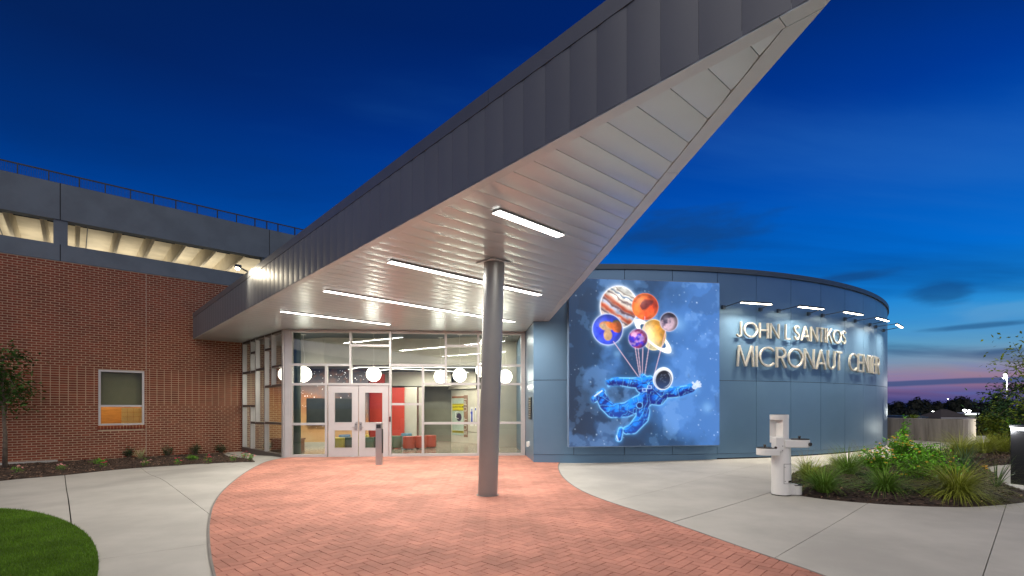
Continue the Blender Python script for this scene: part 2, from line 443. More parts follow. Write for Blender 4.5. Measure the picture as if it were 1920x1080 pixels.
# ------------------------------------------------------------------ concrete paving in slabs
cuts_all = [(((-1.0, 0)), (1, 0))]
def line_px(a, b):
    p = G(*a); q = G(*b); d = Vector((q.x - p.x, q.y - p.y)).normalized(); return (p.x, p.y), (-d.y, d.x)
left_cuts = [(line_px((122, 895), (133, 975)), 0.007), (line_px((270, 882), (390, 962)), 0.004), (line_px((400, 868), (470, 880)), 0.003), (line_px((0, 1075), (390, 1020)), 0.003)]
right_cuts = [(line_px((1265, 978), (1448, 922)), 0.008), (line_px((1536, 998), (1625, 945)), 0.004), (line_px((1870, 998), (1887, 945)), 0.004), (line_px((1170, 935), (1430, 870)), 0.0025), (line_px((1380, 893), (1560, 915)), 0.0025),
              (((9.0, 12.5), (0.5, 0.866)), 0.003), (((11.5, 12.5), (0.866, -0.5)), 0.003), (((0, 2.0), (0, 1)), 0.003)]
pav = empty('concrete_pavement', (0, 8, 0), kind='structure')
def split(polys, line, gap):
    out = []; (p, nn) = line
    for q in polys:
        for sgn in (1, -1):
            r = clip_half(q, (p[0] + nn[0] * gap * sgn, p[1] + nn[1] * gap * sgn), (nn[0] * sgn, nn[1] * sgn))
            if len(r) >= 3 and abs(area(r)) > 0.02: out.append(r)
    return out
whole = [(-24, -3), (24, -3), (24, 24.5), (-24, 24.5)]
LP = split([clip_half(whole, (-1, 0), (-1, 0))], ((-14.5, 3), (0.8, 0.6)), 0.003); RP = [clip_half(whole, (-1, 0), (1, 0))]
for l, g_ in left_cuts: LP = split(LP, l, g_)
for l, g_ in right_cuts: RP = split(RP, l, g_)
for q in LP + RP:
    sheet(q, gz, 0.8, 0.035).build('slab', m_concrete, pav, world=True)

# ------------------------------------------------------------------ brick pavers (herringbone)
base = sheet(PLAZA, lambda x, y: gz(x, y) + 0.0035, 0.8, 0)
plz = empty('brick_forecourt', (-2.5, 9, 0), kind='structure')
base.build('joint_sand', m_paverjoint, plz)
rnd = random.Random(5)
L_, W_, gap = 0.200, 0.100, 0.0024
rot = Matrix.Rotation(R_(47), 2); inv = rot.transposed()
cx0, cy0 = -2.5, 9.0
protos = {}
pav_list = []
for i in range(-130, 131):
    for j in range(-130, 131):
        c = (i - j) % 4
        if c == 0: u0, v0, u1, v1 = i, j, i + 2, j + 1
        elif c == 3: u0, v0, u1, v1 = i, j, i + 1, j + 2
        else: continue
        cc = rot @ Vector(((u0 + u1) / 2 * W_, (v0 + v1) / 2 * W_)); x = cc.x + cx0; y = cc.y + cy0
        if y < 3.2 or y > 15.4 or x < -8 or x > 5: continue
        cs = [rot @ Vector((a * W_ + da * gap, b * W_ + db * gap)) for a, b, da, db in ((u0, v0, 1, 1), (u1, v0, -1, 1), (u1, v1, -1, -1), (u0, v1, 1, -1))]
        cs = [(p.x + cx0, p.y + cy0) for p in cs]
        ins = [inside(PLAZA, *p) for p in cs]
        if not any(ins): continue
        pav_list.append((y + 0.35 * abs(x + 1), x, y, c, cs, all(ins)))
pav_list.sort(key=lambda t: t[0])
stuff = MB(); count = 0
def paver_mesh(cs, x, y):
    b = MB(); z0 = gz(x, y); t = 0.009
    n_ = len(cs); ch = 0.004
    cxm = sum(p[0] for p in cs) / n_; cym = sum(p[1] for p in cs) / n_
    innr = [(p[0] + (cxm - p[0]) * 0.03, p[1] + (cym - p[1]) * 0.03) for p in cs]
    return cs, innr
for (_, x, y, c, cs, full) in pav_list:
    if not full:
        poly = PLAZA
        for k in range(4):
            a = cs[k]; b2 = cs[(k + 1) % 4]; d = (b2[0] - a[0], b2[1] - a[1])
            poly = clip_half(poly, a, (-d[1], d[0]))
            if len(poly) < 3: break
        if len(poly) < 3 or abs(area(poly)) < 0.0006: continue
        cs = poly
        if area(cs) < 0: cs = cs[::-1]
    z0 = gz(x, y); h = 0.011 + rnd.uniform(-0.0012, 0.0012); tn = rnd.random()
    if full and count < 300 and 3.9 < y and abs(x / y + 0.05) < 1.0:
        key = (c, int(tn * 5))
        if key not in protos:
            b = MB(); loc = [(p[0] - x, p[1] - y) for p in cs]
            inn = [(p[0] * 0.965, p[1] * 0.965) for p in loc]
            vs = [(p[0], p[1], 0) for p in loc] + [(p[0], p[1], 0.0085) for p in loc] + [(p[0], p[1], 0.011) for p in inn]
            fs = [(8, 9, 10, 11)] + [(k, (k + 1) % 4, 4 + (k + 1) % 4, 4 + k) for k in range(4)] + [(4 + k, 4 + (k + 1) % 4, 8 + (k + 1) % 4, 8 + k) for k in range(4)]
            b.add(vs, fs, key[1] / 5 + 0.101)
            o = b.build('paver', m_paver); protos[key] = o.data; bpy.data.objects.remove(o)
        o = bpy.data.objects.new('paver', protos[key]); col.objects.link(o); o.parent = plz
        o.location = (x - plz.location.x, y - plz.location.y, z0 + h - 0.011)
        count += 1
    else:
        nn = len(cs)
        cxm = sum(p[0] for p in cs) / nn; cym = sum(p[1] for p in cs) / nn
        inn = [(cxm + (p[0] - cxm) * 0.965, cym + (p[1] - cym) * 0.965) for p in cs]
        vs = [(p[0], p[1], z0) for p in cs] + [(p[0], p[1], z0 + h - 0.0025) for p in cs] + [(p[0], p[1], z0 + h) for p in inn]
        fs = [tuple(range(2 * nn, 3 * nn))] + [(k, (k + 1) % nn, nn + (k + 1) % nn, nn + k) for k in range(nn)] + [(nn + k, nn + (k + 1) % nn, 2 * nn + (k + 1) % nn, 2 * nn + k) for k in range(nn)]
        stuff.add(vs, fs, tn * 0.98 + 0.011)
o = stuff.build('paver_field', m_paver, plz); o['kind'] = 'stuff'
# edging between pavers and concrete
def strip_along(path, w, h, zoff=0.0):
    b = MB(); n_ = len(path); vs = []
    for i, p in enumerate(path):
        a = Vector(path[max(i - 1, 0)]); c = Vector(path[min(i + 1, n_ - 1)]); d = (c - a).normalized(); nrm = Vector((-d.y, d.x)) * w / 2
        z = gz(p[0], p[1]) + zoff
        for sx, zz in ((-1, z - 0.005), (-1, z + h), (1, z + h), (1, z - 0.005)): vs.append((p[0] + nrm.x * sx, p[1] + nrm.y * sx, zz))
    fs = []
    for i in range(n_ - 1):
        for k in range(3): fs.append((i * 4 + k, i * 4 + k + 1, (i + 1) * 4 + k + 1, (i + 1) * 4 + k))
    return b.add(vs, fs)
m_edge = M('edging_grey', (0.20, 0.185, 0.165), 0.9, var=0.15)
strip_along(smooth_poly(plL, 5), 0.022, 0.013).build('edging', m_edge, plz)
strip_along(smooth_poly(plR, 5), 0.022, 0.013).build('edging', m_edge, plz)

# ------------------------------------------------------------------ brick building
bb = empty('brick_building', (P0.x - A2.x * 4, P0.y - A2.y * 4, 0), 'red brick wing with a stacked bond band and one aluminium window beside the entrance', 'building')
WALL_L = 11.0; ZB = 5.78; CH = 0.0705; BL = 0.1945
def wp(s, z, off=0.0): return (P0.x - A2.x * s + NA.x * off, P0.y - A2.y * s + NA.y * off, z)
def wall_s(px):
    # intersection of the pixel's sight line with the brick wall plane -> s
    d = Vector((px - 960, F_PX)); # P0 - s*A2 = t*d
    det = -A2.x * (-d.y) + A2.y * (-d.x)
    m = Matrix(((-A2.x, -d.x), (-A2.y, -d.y))); r = m.inverted() @ (-P0)
    return r[0], r[1] * F_PX
def wbox(mb, s0, s1, z0, z1, o0, o1, t=0.5):
    vs = [wp(s, z, o) for z in (z0, z1) for o in (o0, o1) for s in (s0, s1)]
    return mb.add(vs, [(0, 2, 3, 1), (4, 5, 7, 6), (0, 1, 5, 4), (2, 6, 7, 3), (0, 4, 6, 2), (1, 3, 7, 5)], t)
w_s0, dd0 = wall_s(270.5); w_s1, dd1 = wall_s(184.5)
WZ0 = 0.93; WZ1 = 2.64
# mortar backing with a window opening, wall thickness 0.3
mb = MB()
wbox(mb, -0.0, w_s0, -0.3, ZB, -0.30, 0.0); wbox(mb, w_s1, WALL_L, -0.3, ZB, -0.30, 0.0)
wbox(mb, w_s0, w_s1, -0.3, WZ0 - 0.06, -0.30, 0.0); wbox(mb, w_s0, w_s1, WZ1 + 0.005, ZB, -0.30, 0.0)
mb.build('mortar_wall', m_mortar, bb)
# bricks
bricks = []
SB0, SB1 = 1.50, 2.66
row = 0; z = -0.16; joint_s = w_s0 - 0.05
while z < ZB - 0.03:
    stack = SB0 <= z + CH / 2 < SB1
    off = 0 if (stack or row % 2 == 0) else BL / 2
    s = -BL + off
    while s < WALL_L:
        for a, b in [(s + 0.009, s + BL - 0.009)]:
            segs = [(max(a, 0.012), min(b, WALL_L))]
            # control joint
            segs2 = []
            for (p, q) in segs:
                if p < joint_s < q: segs2 += [(p, joint_s - 0.009), (joint_s + 0.009, q)]
                else: segs2.append((p, q))
            for (p, q) in segs2:
                if z + CH > WZ0 - 0.13 and z < WZ1 + 0.0:
                    if p < w_s1 and q > w_s0:
                        if q > w_s1: segs3 = [(w_s1 + 0.005, q)]
                        else: segs3 = []
                        if p < w_s0: segs3.append((p, w_s0 - 0.005))
                    else: segs3 = [(p, q)]
                else: segs3 = [(p, q)]
                for (p2, q2) in segs3:
                    if q2 - p2 > 0.015: bricks.append((p2, q2, z + 0.0095, min(z + CH - 0.0095, ZB - 0.004)))
        s += BL
    z += CH; row += 1
def vis_rank(b):
    sx = (b[0] + b[1]) / 2; p = wp(sx, (b[2] + b[3]) / 2); px = 960 + F_PX * p[0] / p[1]; py = HZ - F_PX * (p[2] - CAM_H) / p[1]
    if px < 2 or py > 860 or (px < 75 and py > 640): return 1e9
    if b[1] - b[0] < 0.17: return 1e9
    return math.hypot(p[0], p[1])
order = sorted(range(len(bricks)), key=lambda i: vis_rank(bricks[i]))
solo = set(order[:300])
bproto = {}
stuff = MB(); rb = random.Random(11)
def brick_faces(mb, s0, s1, z0, z1, depth, t):
    c = 0.0025
    vs = [wp(s0, z0, 0), wp(s1, z0, 0), wp(s1, z1, 0), wp(s0, z1, 0), wp(s0, z0, depth - c), wp(s1, z0, depth - c), wp(s1, z1, depth - c), wp(s0, z1, depth - c),
          wp(s0 + c, z0 + c, depth), wp(s1 - c, z0 + c, depth), wp(s1 - c, z1 - c, depth), wp(s0 + c, z1 - c, depth)]
    fs = [(8, 11, 10, 9)]
    for k in range(4):
        j = (k + 1) % 4
        fs += [(k, 4 + k, 4 + j, j), (4 + k, 8 + k, 8 + j, 4 + j)]
    mb.add(vs, fs, t)
for i, b in enumerate(bricks):
    t = rb.random() * 0.98 + 0.011; dp = 0.010 + rb.uniform(-0.0015, 0.0015)
    if i in solo:
        key = int(t * 6)
        sc_, zc_ = (b[0] + b[1]) / 2, (b[2] + b[3]) / 2
        if key not in bproto:
            m2 = MB(); hl = (BL - 0.018) / 2; hz = (CH - 0.019) / 2
            brick_faces(m2, -hl, hl, -hz, hz, 0.010, key / 6 + 0.08)
            o = m2.build('brick', m_brick, loc=wp(0, 0)); bproto[key] = o.data; bpy.data.objects.remove(o)
        o = bpy.data.objects.new('brick', bproto[key]); col.objects.link(o); o.parent = bb
        p = wp(sc_, zc_, dp - 0.010)
        o.location = (p[0] - bb.location.x, p[1] - bb.location.y, p[2])
    else:
        brick_faces(stuff, *b, dp, t)
o = stuff.build('brickwork', m_brick, bb); o['kind'] = 'stuff'
# soldier sill under the window
ns = 15; ws = (w_s1 - w_s0 + 0.06) / ns
for k in range(ns):
    m2 = MB(); s_ = w_s0 - 0.03 + k * ws
    brick_faces(m2, s_ + 0.006, s_ + ws - 0.006, WZ0 - 0.125, WZ0 - 0.008, 0.028, 0.25 + 0.5 * rb.random()); m2.build('sill_brick', m_brick, bb)
# control joint sealant
m2 = MB(); wbox(m2, joint_s - 0.006, joint_s + 0.006, -0.1, WZ0 - 0.13, 0, 0.006); wbox(m2, joint_s - 0.006, joint_s + 0.006, WZ1 + 0.01, ZB, 0, 0.006)
m2.build('control_joint', M('sealant_tan', (0.42, 0.36, 0.29), 0.7), bb)
# exposed footing at the left
m2 = MB(); wbox(m2, wall_s(108)[0], WALL_L, -0.2, -0.045, 0.0, 0.10); m2.build('footing', m_concrete, bb)
m_glass_win = glass_mat('window_glass', (0.92, 0.95, 0.92), 0.35)
# window: frame, mid rail, blind, panes, and the lit room behind
win = empty('window', (0, 0, 0)); win.parent = bb
c_ = wp((w_s0 + w_s1) / 2, WZ0); win.location = Vector(c_) - bb.location
class Sub:      # world position of a nested empty, for MB.build
    pass
def build_in(mb, name, mat, parent, wloc, smooth=False, bevel=0):
    o = mb.build(name, mat, None, smooth, loc=wloc, bevel=bevel); o.parent = parent; o.location = (0, 0, 0); return o
fr = MB(); fw = 0.055
wbox(fr, w_s0, w_s0 + fw, WZ0, WZ1, -0.10, 0.015); wbox(fr, w_s1 - fw, w_s1, WZ0, WZ1, -0.10, 0.015)
wbox(fr, w_s0 + fw, w_s1 - fw, WZ0, WZ0 + fw, -0.10, 0.015); wbox(fr, w_s0 + fw, w_s1 - fw, WZ1 - fw, WZ1, -0.10, 0.015)
build_in(fr, 'frame', m_alum, win, c_)
zr = zat(761, dd1)
fr = MB(); wbox(fr, w_s0 + fw, w_s1 - fw, zr - 0.03, zr + 0.03, -0.09, 0.008); build_in(fr, 'mid_rail', m_alum, win, c_)
g = MB(); wbox(g, w_s0 + fw, w_s1 - fw, zr + 0.03, WZ1 - fw, -0.05, -0.044); build_in(g, 'pane', m_glass_win, win, c_)
g = MB(); wbox(g, w_s0 + fw, w_s1 - fw, WZ0 + fw, zr - 0.03, -0.05, -0.044); build_in(g, 'pane', m_glass_win, win, c_)
g = MB(); wbox(g, w_s0 + 0.01, w_s1 - 0.01, zr + 0.02, WZ1, -0.27, -0.262); build_in(g, 'roller_blind', M('blind_olive', (0.31, 0.28, 0.155), 0.9, var=0.06, scale=2, fine=0.05, bscale=400), win, c_)
# room behind
m_wood = M('wood_panel_orange', (0.42, 0.19, 0.055), 0.5, var=0.18, scale=2.5, stretch=(1, 1, 6))
rm = MB(); wbox(rm, w_s0 - 1.2, w_s1 + 1.8, -0.12, 3.2, -2.3, -2.2); rm.build('room_back_wall', m_wood, bb)
rm = MB(); wbox(rm, w_s0 - 1.3, w_s0 - 1.2, -0.12, 3.2, -2.3, -0.31); wbox(rm, w_s1 + 1.8, w_s1 + 1.9, -0.12, 3.2, -2.3, -0.31)
wbox(rm, w_s0 - 1.3, w_s1 + 1.9, 3.0, 3.1, -2.3, -0.31); wbox(rm, w_s0 - 1.3, w_s1 + 1.9, -0.2, -0.12, -2.3, -0.31)
rm.build('room_shell', M('room_paint', (0.45, 0.38, 0.26), 0.8), bb)
# white block screen seen in the lower pane
for k in range(5):
    for q in range(6):
        bk = MB(); s_ = w_s0 - 0.30 + k * 0.16; zz = 0.55 + q * 0.155
        wbox(bk, s_, s_ + 0.15, zz, zz + 0.145, -1.5, -1.42); bk.build('glazed_block', M('glazed_block_cream', (0.62, 0.50, 0.30), 0.3) if k + q == 0 else bpy.data.materials['glazed_block_cream'], bb)
rl = bpy.data.lights.new('room_lamp', 'AREA'); rl.energy = 70; rl.size = 0.8; rl.color = (1, 0.75, 0.42)
ro = bpy.data.objects.new('room_lamp', rl); col.objects.link(ro); ro.location = wp((w_s0 + w_s1) / 2 + 0.2, 2.9, -1.3); tag(ro, kind='structure')

# ------------------------------------------------------------------ parking garage above the brick wing
gar = empty('parking_garage', (P0.x - A2.x * 2, P0.y - A2.y * 2, 5.78), 'grey concrete parking deck rising over the brick wing with a warm lit open level', 'parking garage')
GR = -7.5      # right end (beyond P0)
s_op2r = wall_s(492)[0]; s_op2l = wall_s(127)[0]; s_op1r = wall_s(100)[0]; s_j1 = wall_s(113)[0]; s_j2 = wall_s(505)[0]
ZO0, ZO1, ZP = 6.27, 6.99, 8.06
def gbox(name, s0, s1, z0, z1, o0=-0.28, o1=0.02, mat=None):
    b = MB(); wbox(b, s0, s1, z0, z1, o0, o1); return b.build(name, mat or m_garage, gar)
gj = 0.012
gbox('spandrel_panel', s_j1 + gj, WALL_L, ZB, ZO0); gbox('spandrel_panel', s_j2 + gj, s_j1 - gj, ZB, ZO0); gbox('spandrel_panel', GR, s_j2 - gj, ZB, ZO0)
gbox('parapet_panel', s_j1 + gj, WALL_L, ZO1, ZP); gbox('parapet_panel', s_j2 + gj, s_j1 - gj, ZO1, ZP); gbox('parapet_panel', GR, s_j2 - gj, ZO1, ZP)
gbox('pier', s_op2l, s_op1r, ZO0, ZO1, -0.30, -0.015); gbox('pier', GR, s_op2r, ZO0, ZO1, -0.30, -0.015)
for s_, a, b in ((s_j1, ZB, ZO0), (s_j1, ZO1, ZP), (s_j2, ZB, ZO0), (s_j2, ZO1, ZP)): gbox('joint_sealant', s_ - gj, s_ + gj, a, b, -0.2, 0.004, m_dark)
gbox('top_deck', GR, WALL_L, ZO1 + 0.62, ZO1 + 0.80, -14, -0.29, m_garagein)
gbox('lower_deck', GR, WALL_L, ZB + 0.02, ZB + 0.2, -14, -0.29, m_garagein)
gbox('back_wall', GR, WALL_L, ZB + 0.2, ZO1 + 0.62, -14.2, -14, m_garagein)
gbox('end_wall', GR - 0.2, GR, ZB, ZP, -14.2, -0.0); gbox('end_wall', WALL_L, WALL_L + 0.2, ZB, ZP, -14.2, 0.0)
for px in (-60, 5, 77, 147, 227, 291, 351, 409, 462):
    s_ = wall_s(px)[0]; b = MB()
    for zz, w0, w1 in ((0, 0.10, 0.06),):
        b.add([wp(s_ - 0.07, ZO1 + 0.62, -0.29), wp(s_ + 0.07, ZO1 + 0.62, -0.29), wp(s_ + 0.045, ZO1 + 0.04, -0.29), wp(s_ - 0.045, ZO1 + 0.04, -0.29),
               wp(s_ - 0.07, ZO1 + 0.62, -13.9), wp(s_ + 0.07, ZO1 + 0.62, -13.9), wp(s_ + 0.045, ZO1 + 0.04, -13.9), wp(s_ - 0.045, ZO1 + 0.04, -13.9)],
              [(0, 1, 2, 3), (4, 7, 6, 5), (0, 3, 7, 4), (1, 5, 6, 2), (3, 2, 6, 7)])
    b.build('ceiling_beam', m_garagein, gar)
b = MB(); b.tube([wp(-7, ZO1 + 0.52, -2.2), wp(8.5, ZO1 + 0.52, -2.2)], 0.022, 6)
for s_ in (6.4, 4.2, 1.7, -0.2): b.tube([wp(s_, ZO1 + 0.5, -0.6), wp(s_, ZO1 + 0.5, -6)], 0.016, 6)
b.build('conduit', m_rail, gar)
for s_, o_ in ((6.6, -5.0), (3.6, -5.4), (0.8, -4.6), (-2.4, -5)):
    l = bpy.data.lights.new('garage_lamp', 'AREA'); l.energy = 80; l.size = 3.0; l.color = (1, 0.95, 0.84)
    lo = bpy.data.objects.new('garage_lamp', l); col.objects.link(lo); lo.location = wp(s_, 6.15, o_); lo.rotation_euler = (R_(180), 0, 0); tag(lo, kind='structure')
# railing on the parapet
rl_ = MB()
ZR = 8.40
rr = empty('railing', (0, 0, 0)); rr.parent = gar; rr.location = (0, 0, ZP - gar.location.z); rw = gar.location + Vector((0, 0, ZP - gar.location.z))
b = MB(); b.bar(wp(WALL_L, ZR, -0.13), wp(GR, ZR, -0.13), 0.05, 0.03); b.bar(wp(WALL_L, ZP + 0.04, -0.13), wp(GR, ZP + 0.04, -0.13), 0.03, 0.02); build_in(b, 'handrail', m_rail, rr, rw)
posts = [wall_s(p)[0] for p in (-45, 32.3, 91, 149, 198, 245, 289, 331, 371, 409, 445.3, 480, 502, 523, 555, 590, 625)]
for s_ in posts:
    b = MB(); b.bar(wp(s_, ZP, -0.13), wp(s_, ZR - 0.015, -0.13), 0.055, 0.03, up=A3); build_in(b, 'post', m_rail, rr, rw)
b = MB(); s_ = GR
while s_ < WALL_L:
    b.add([wp(s_, ZP + 0.05, -0.13), wp(s_ + 0.007, ZP + 0.05, -0.13), wp(s_ + 0.007, ZR - 0.015, -0.13), wp(s_, ZR - 0.015, -0.13)], [(0, 1, 2, 3)]); s_ += 0.035
o = build_in(b, 'infill_bars', m_rail, rr, rw); o['kind'] = 'stuff'

# ------------------------------------------------------------------ entrance canopy
BD = (FAR - TIP).normalized(); BN = Vector((BD.y, -BD.x))    # BN: into the soffit side (right)
if BN.dot(KR - TIP) < 0: BN = -BN
CD = (KR - TIP).normalized(); CN = Vector((-CD.y, CD.x))
if CN.dot(FAR - TIP) < 0: CN = -CN
LB = (FAR - TIP).length
can = empty('entrance_canopy', ((TIP.x + FAR.x) / 2, (TIP.y + FAR.y) / 2, ZS), 'wedge shaped grey metal canopy with folded fascia and pointed tip over the entrance', 'canopy')
SOF = [tuple(TIP), tuple(FAR), tuple(P0), tuple(C0), tuple(C1), (0.50, 14.2), tuple(K0), tuple(KR)]
SOF_IN = clip_half(clip_half(SOF, TIP + BN * 0.115, BN), TIP + CN * 0.135, CN)
def slab_poly(mb, poly, z0, z1):
    if area(poly) < 0: poly = poly[::-1]
    mb.prism(poly, z0, z1, bottom=True)
PW = 0.2832; npan = int(LB / PW) + 4
def strip_poly(poly, t0, t1):
    q = clip_half(poly, TIP + BD * t0, BD)
    return clip_half(q, TIP + BD * t1, -BD) if len(q) > 2 else q
for k in range(-1, npan + 6):
    t0 = k * PW + 0.0025; t1 = (k + 1) * PW - 0.0025
    verts = []; faces = []; ns_ = 6
    for j in range(ns_):
        a = t0 + (t1 - t0) * j / ns_; b_ = t0 + (t1 - t0) * (j + 1) / ns_
        q = strip_poly(SOF_IN, a, b_)
        if len(q) < 3 or abs(area(q)) < 1e-5: continue
        if area(q) > 0: q = q[::-1]
        base_i = len(verts)
        for p in q:
            u = ((Vector(p) - TIP).dot(BD) - t0) / (t1 - t0); verts.append((p[0], p[1], ZS - 0.0072 * (1 - (2 * u - 1) ** 2)))
        faces.append(tuple(range(base_i, base_i + len(q))))
        for e in (0, 1):      # turned-up edges at the seams
            if (j == 0 and e == 0) or (j == ns_ - 1 and e == 1):
                tt = a if e == 0 else b_
                on = [p for p in q if abs((Vector(p) - TIP).dot(BD) - tt) < 1e-4]
                if len(on) >= 2:
                    on.sort(key=lambda p: (Vector(p) - TIP).dot(BN)); pa, pb = on[0], on[-1]; bi = len(verts)
                    verts += [(pa[0], pa[1], ZS), (pb[0], pb[1], ZS), (pb[0], pb[1], ZS + 0.02), (pa[0], pa[1], ZS + 0.02)]; faces.append((bi, bi + 1, bi + 2, bi + 3))
    if not faces: continue
    m2 = MB(); m2.add(verts, faces); o = m2.build('soffit_panel', m_soffit, can)
    bm = bmesh.new(); bm.from_mesh(o.data); bmesh.ops.remove_doubles(bm, verts=bm.verts, dist=1e-4)
    for f in bm.faces: f.smooth = True
    bm.to_mesh(o.data); bm.free(); o.data.set_sharp_from_angle(angle=R_(30))
# backing above the seams
m2 = MB(); slab_poly(m2, SOF_IN, ZS + 0.021, ZS + 0.06); m2.build('soffit_backing', m_dark, can)
# trims: long pieces along both edges
def edge_trim(poly_from, d, nrm, w, name, joints):
    s0 = 0.0
    for s1 in joints:
        q = clip_half(SOF, poly_from + d * (s0 + 0.002), d); q = clip_half(q, poly_from + d * (s1 - 0.002), -d)
        q = clip_half(q, poly_from + nrm * (w - 0.003), -nrm)
        if len(q) >= 3:
            m2 = MB(); slab_poly(m2, q, ZS - 0.012, ZS + 0.03); m2.build(name, m_softrim, can)
        s0 = s1
edge_trim(TIP, BD, BN, 0.115, 'soffit_trim', [0.35, 3.4, 6.4, 9.4, 12.4, 15.4, LB])
# right trim starts where left trim ended
SOF_R = clip_half(SOF, TIP + BN * 0.115, BN)
s0 = 0.0
for s1 in (2.2, 3.9, 6.5, 9.2, (KR - TIP).length):
    q = clip_half(SOF_R, TIP + CD * (s0 + 0.002), CD); q = clip_half(q, TIP + CD * (s1 - 0.002), -CD); q = clip_half(q, TIP + CN * 0.132, -CN)
    if len(q) >= 3:
        m2 = MB(); slab_poly(m2, q, ZS - 0.012, ZS + 0.03); m2.build('soffit_trim', m_softrim, can)
    s0 = s1
# fascia panels on the long side
def fascia_run(p0, d, nout, length, mat):
    k = 0
    while k * PW < length:
        t0 = k * PW + 0.0009; t1 = min((k + 1) * PW - 0.0009, length); k += 1
        if t1 - t0 < 0.02: continue
        vs = []; fs = []; nseg = 6
        for j in range(nseg + 1):
            u = j / nseg; p = p0 + d * (t0 + (t1 - t0) * u) + nout * (0.0055 * (1 - (2 * u - 1) ** 2) + 0.002)
            vs += [(p.x, p.y, ZS - 0.004), (p.x, p.y, ZT - 0.15)]
        for j in range(nseg): fs.append((2 * j, 2 * j + 1, 2 * j + 3, 2 * j + 2))
        for j in (0, nseg):
            p = p0 + d * (t0 + (t1 - t0) * j / nseg) - nout * 0.02; b0 = len(vs); vs += [(p.x, p.y, ZS - 0.004), (p.x, p.y, ZT - 0.15)]
            fs.append((2 * j, 2 * j + 1, b0 + 1, b0) if j else (b0, b0 + 1, 1, 0))
        m2 = MB(); m2.add(vs, fs); o = m2.build('fascia_panel', mat, can, smooth=R_(30))
        bm = bmesh.new(); bm.from_mesh(o.data); bmesh.ops.recalc_face_normals(bm, faces=bm.faces); bm.to_mesh(o.data); bm.free()
fascia_run(TIP, BD, -BN, LB, m_fascia)
fascia_run(TIP, CD, -CN, (KR - TIP).length - 0.02, m_fascia)
# core volume
core = [tuple(TIP), tuple(FAR), tuple(P0), tuple(P0 + Vector((1.0, 1.1))), (-3, 17.5), (0.55, 15.3), tuple(K0), tuple(KR)]
cc_ = [(p[0], p[1]) for p in core]
ci = clip_half(clip_half(cc_, TIP + BN * 0.022, BN), TIP + CN * 0.022, CN)
m2 = MB(); slab_poly(m2, ci, ZS + 0.062, ZT - 0.02); m2.build('deck', m_blued, can)
# coping in lengths
m_cop = M('coping_metal', (0.155, 0.165, 0.185), 0.40, 0.55, var=0.05)
def coping(p0, d, nout, joints):
    s0 = 0
    for s1 in joints:
        a = p0 + d * (s0 + 0.002); b = p0 + d * (s1 - 0.002)
        q = [a + nout * 0.013, b + nout * 0.013, b - nout * 0.20, a - nout * 0.20]
        if s0 == 0: q[3] = p0 + d * 0.45 - nout * 0.2
        m2 = MB(); slab_poly(m2, [tuple(x) for x in q], ZT - 0.148, ZT); m2.build('coping', m_cop, can); s0 = s1
coping(TIP, BD, -BN, [3.05, 6.1, 9.15, 12.2, 15.25, LB])
coping(TIP + Vector((0.0, 0.0)), CD, -CN, [0.5, 3.5, 6.5, 9.5, (KR - TIP).length - 0.03])

# linear lights recessed in the soffit
m_led = EM('led_diffuser', (1.0, 0.94, 0.86), 9.0)
def lin_light(name, a_px, b_px, label, power, grp, z=ZS, width=0.12):
    a = at(a_px[0], a_px[1], F_PX * (z - CAM_H) / (HZ - a_px[1])); b = at(b_px[0], b_px[1], F_PX * (z - CAM_H) / (HZ - b_px[1]))
    mid = (a + b) / 2; d = (b - a); d.z = 0; L = d.length; d.normalize()
    e = empty(name, (mid.x, mid.y, z - 0.03), label, 'light', grp)
    m2 = MB(); m2.bar((a.x, a.y, z - 0.02), (b.x, b.y, z - 0.02), width + 0.03, 0.012); m2.build('housing', m_softrim, e)
    m2 = MB(); m2.bar((a.x, a.y, z - 0.029), (b.x, b.y, z - 0.029), width, 0.006); m2.build('diffuser', m_led, e)
    l = bpy.data.lights.new('led_strip', 'AREA'); l.shape = 'RECTANGLE'; l.size = L; l.size_y = width; l.energy = power * L; l.color = (1, 0.955, 0.88)
    lo = bpy.data.objects.new('led_strip', l); col.objects.link(lo); lo.parent = e; lo.location = (0, 0, -0.006); lo.rotation_euler = (0, 0, math.atan2(d.y, d.x))
    return e
CP = 52
lin_light('linear_light', (929.5, 393), (1051, 439), 'short white linear light on the soffit, nearest to the canopy tip', CP, 'linear lights in the canopy soffit')
lin_light('linear_light', (730, 488), (1012, 551), 'white linear light passing just above the column, second from the canopy tip', CP, 'linear lights in the canopy soffit')
lin_light('linear_light', (608, 543), (963, 602), 'longest white linear light on the soffit, passing behind the column', CP, 'linear lights in the canopy soffit')
lin_light('linear_light', (527, 582), (730, 607), 'white linear light on the soffit, closest to the glazed corner', CP, 'linear lights in the canopy soffit')

# leaning steel column
col_e = empty('support_column', (-0.413, 8.35, 0), 'round grey steel column leaning towards the viewer under the canopy', 'column')
top = Vector((-0.285, 7.88, ZS - 0.013)); bot = Vector((-0.413, 8.35, -0.02))
m2 = MB(); n = 48; vs = []; fs = []
for k in range(n):
    a = 2 * math.pi * k / n; vs.append((bot.x + .165 * math.cos(a), bot.y + .165 * math.sin(a), bot.z))
for k in range(n):
    a = 2 * math.pi * k / n; vs.append((top.x + .165 * math.cos(a), top.y + .165 * math.sin(a), top.z))
m2.add(vs, [(k, (k + 1) % n, n + (k + 1) % n, n + k) for k in range(n)]); m2.build('shaft', m_column, col_e, smooth=True)
m2 = MB(); m2.box((top.x, top.y, ZS - 0.016), (0.42, 0.42, 0.008), rz=math.atan2(A2.y, A2.x)); m2.build('cover_plate', m_softrim, col_e)
m2 = MB(); m2.lathe((bot.x, bot.y, 0.0), [(.19, 0.0), (.19, .016), (.16, .018)], 48); m2.build('base_ring', m_edge, col_e)

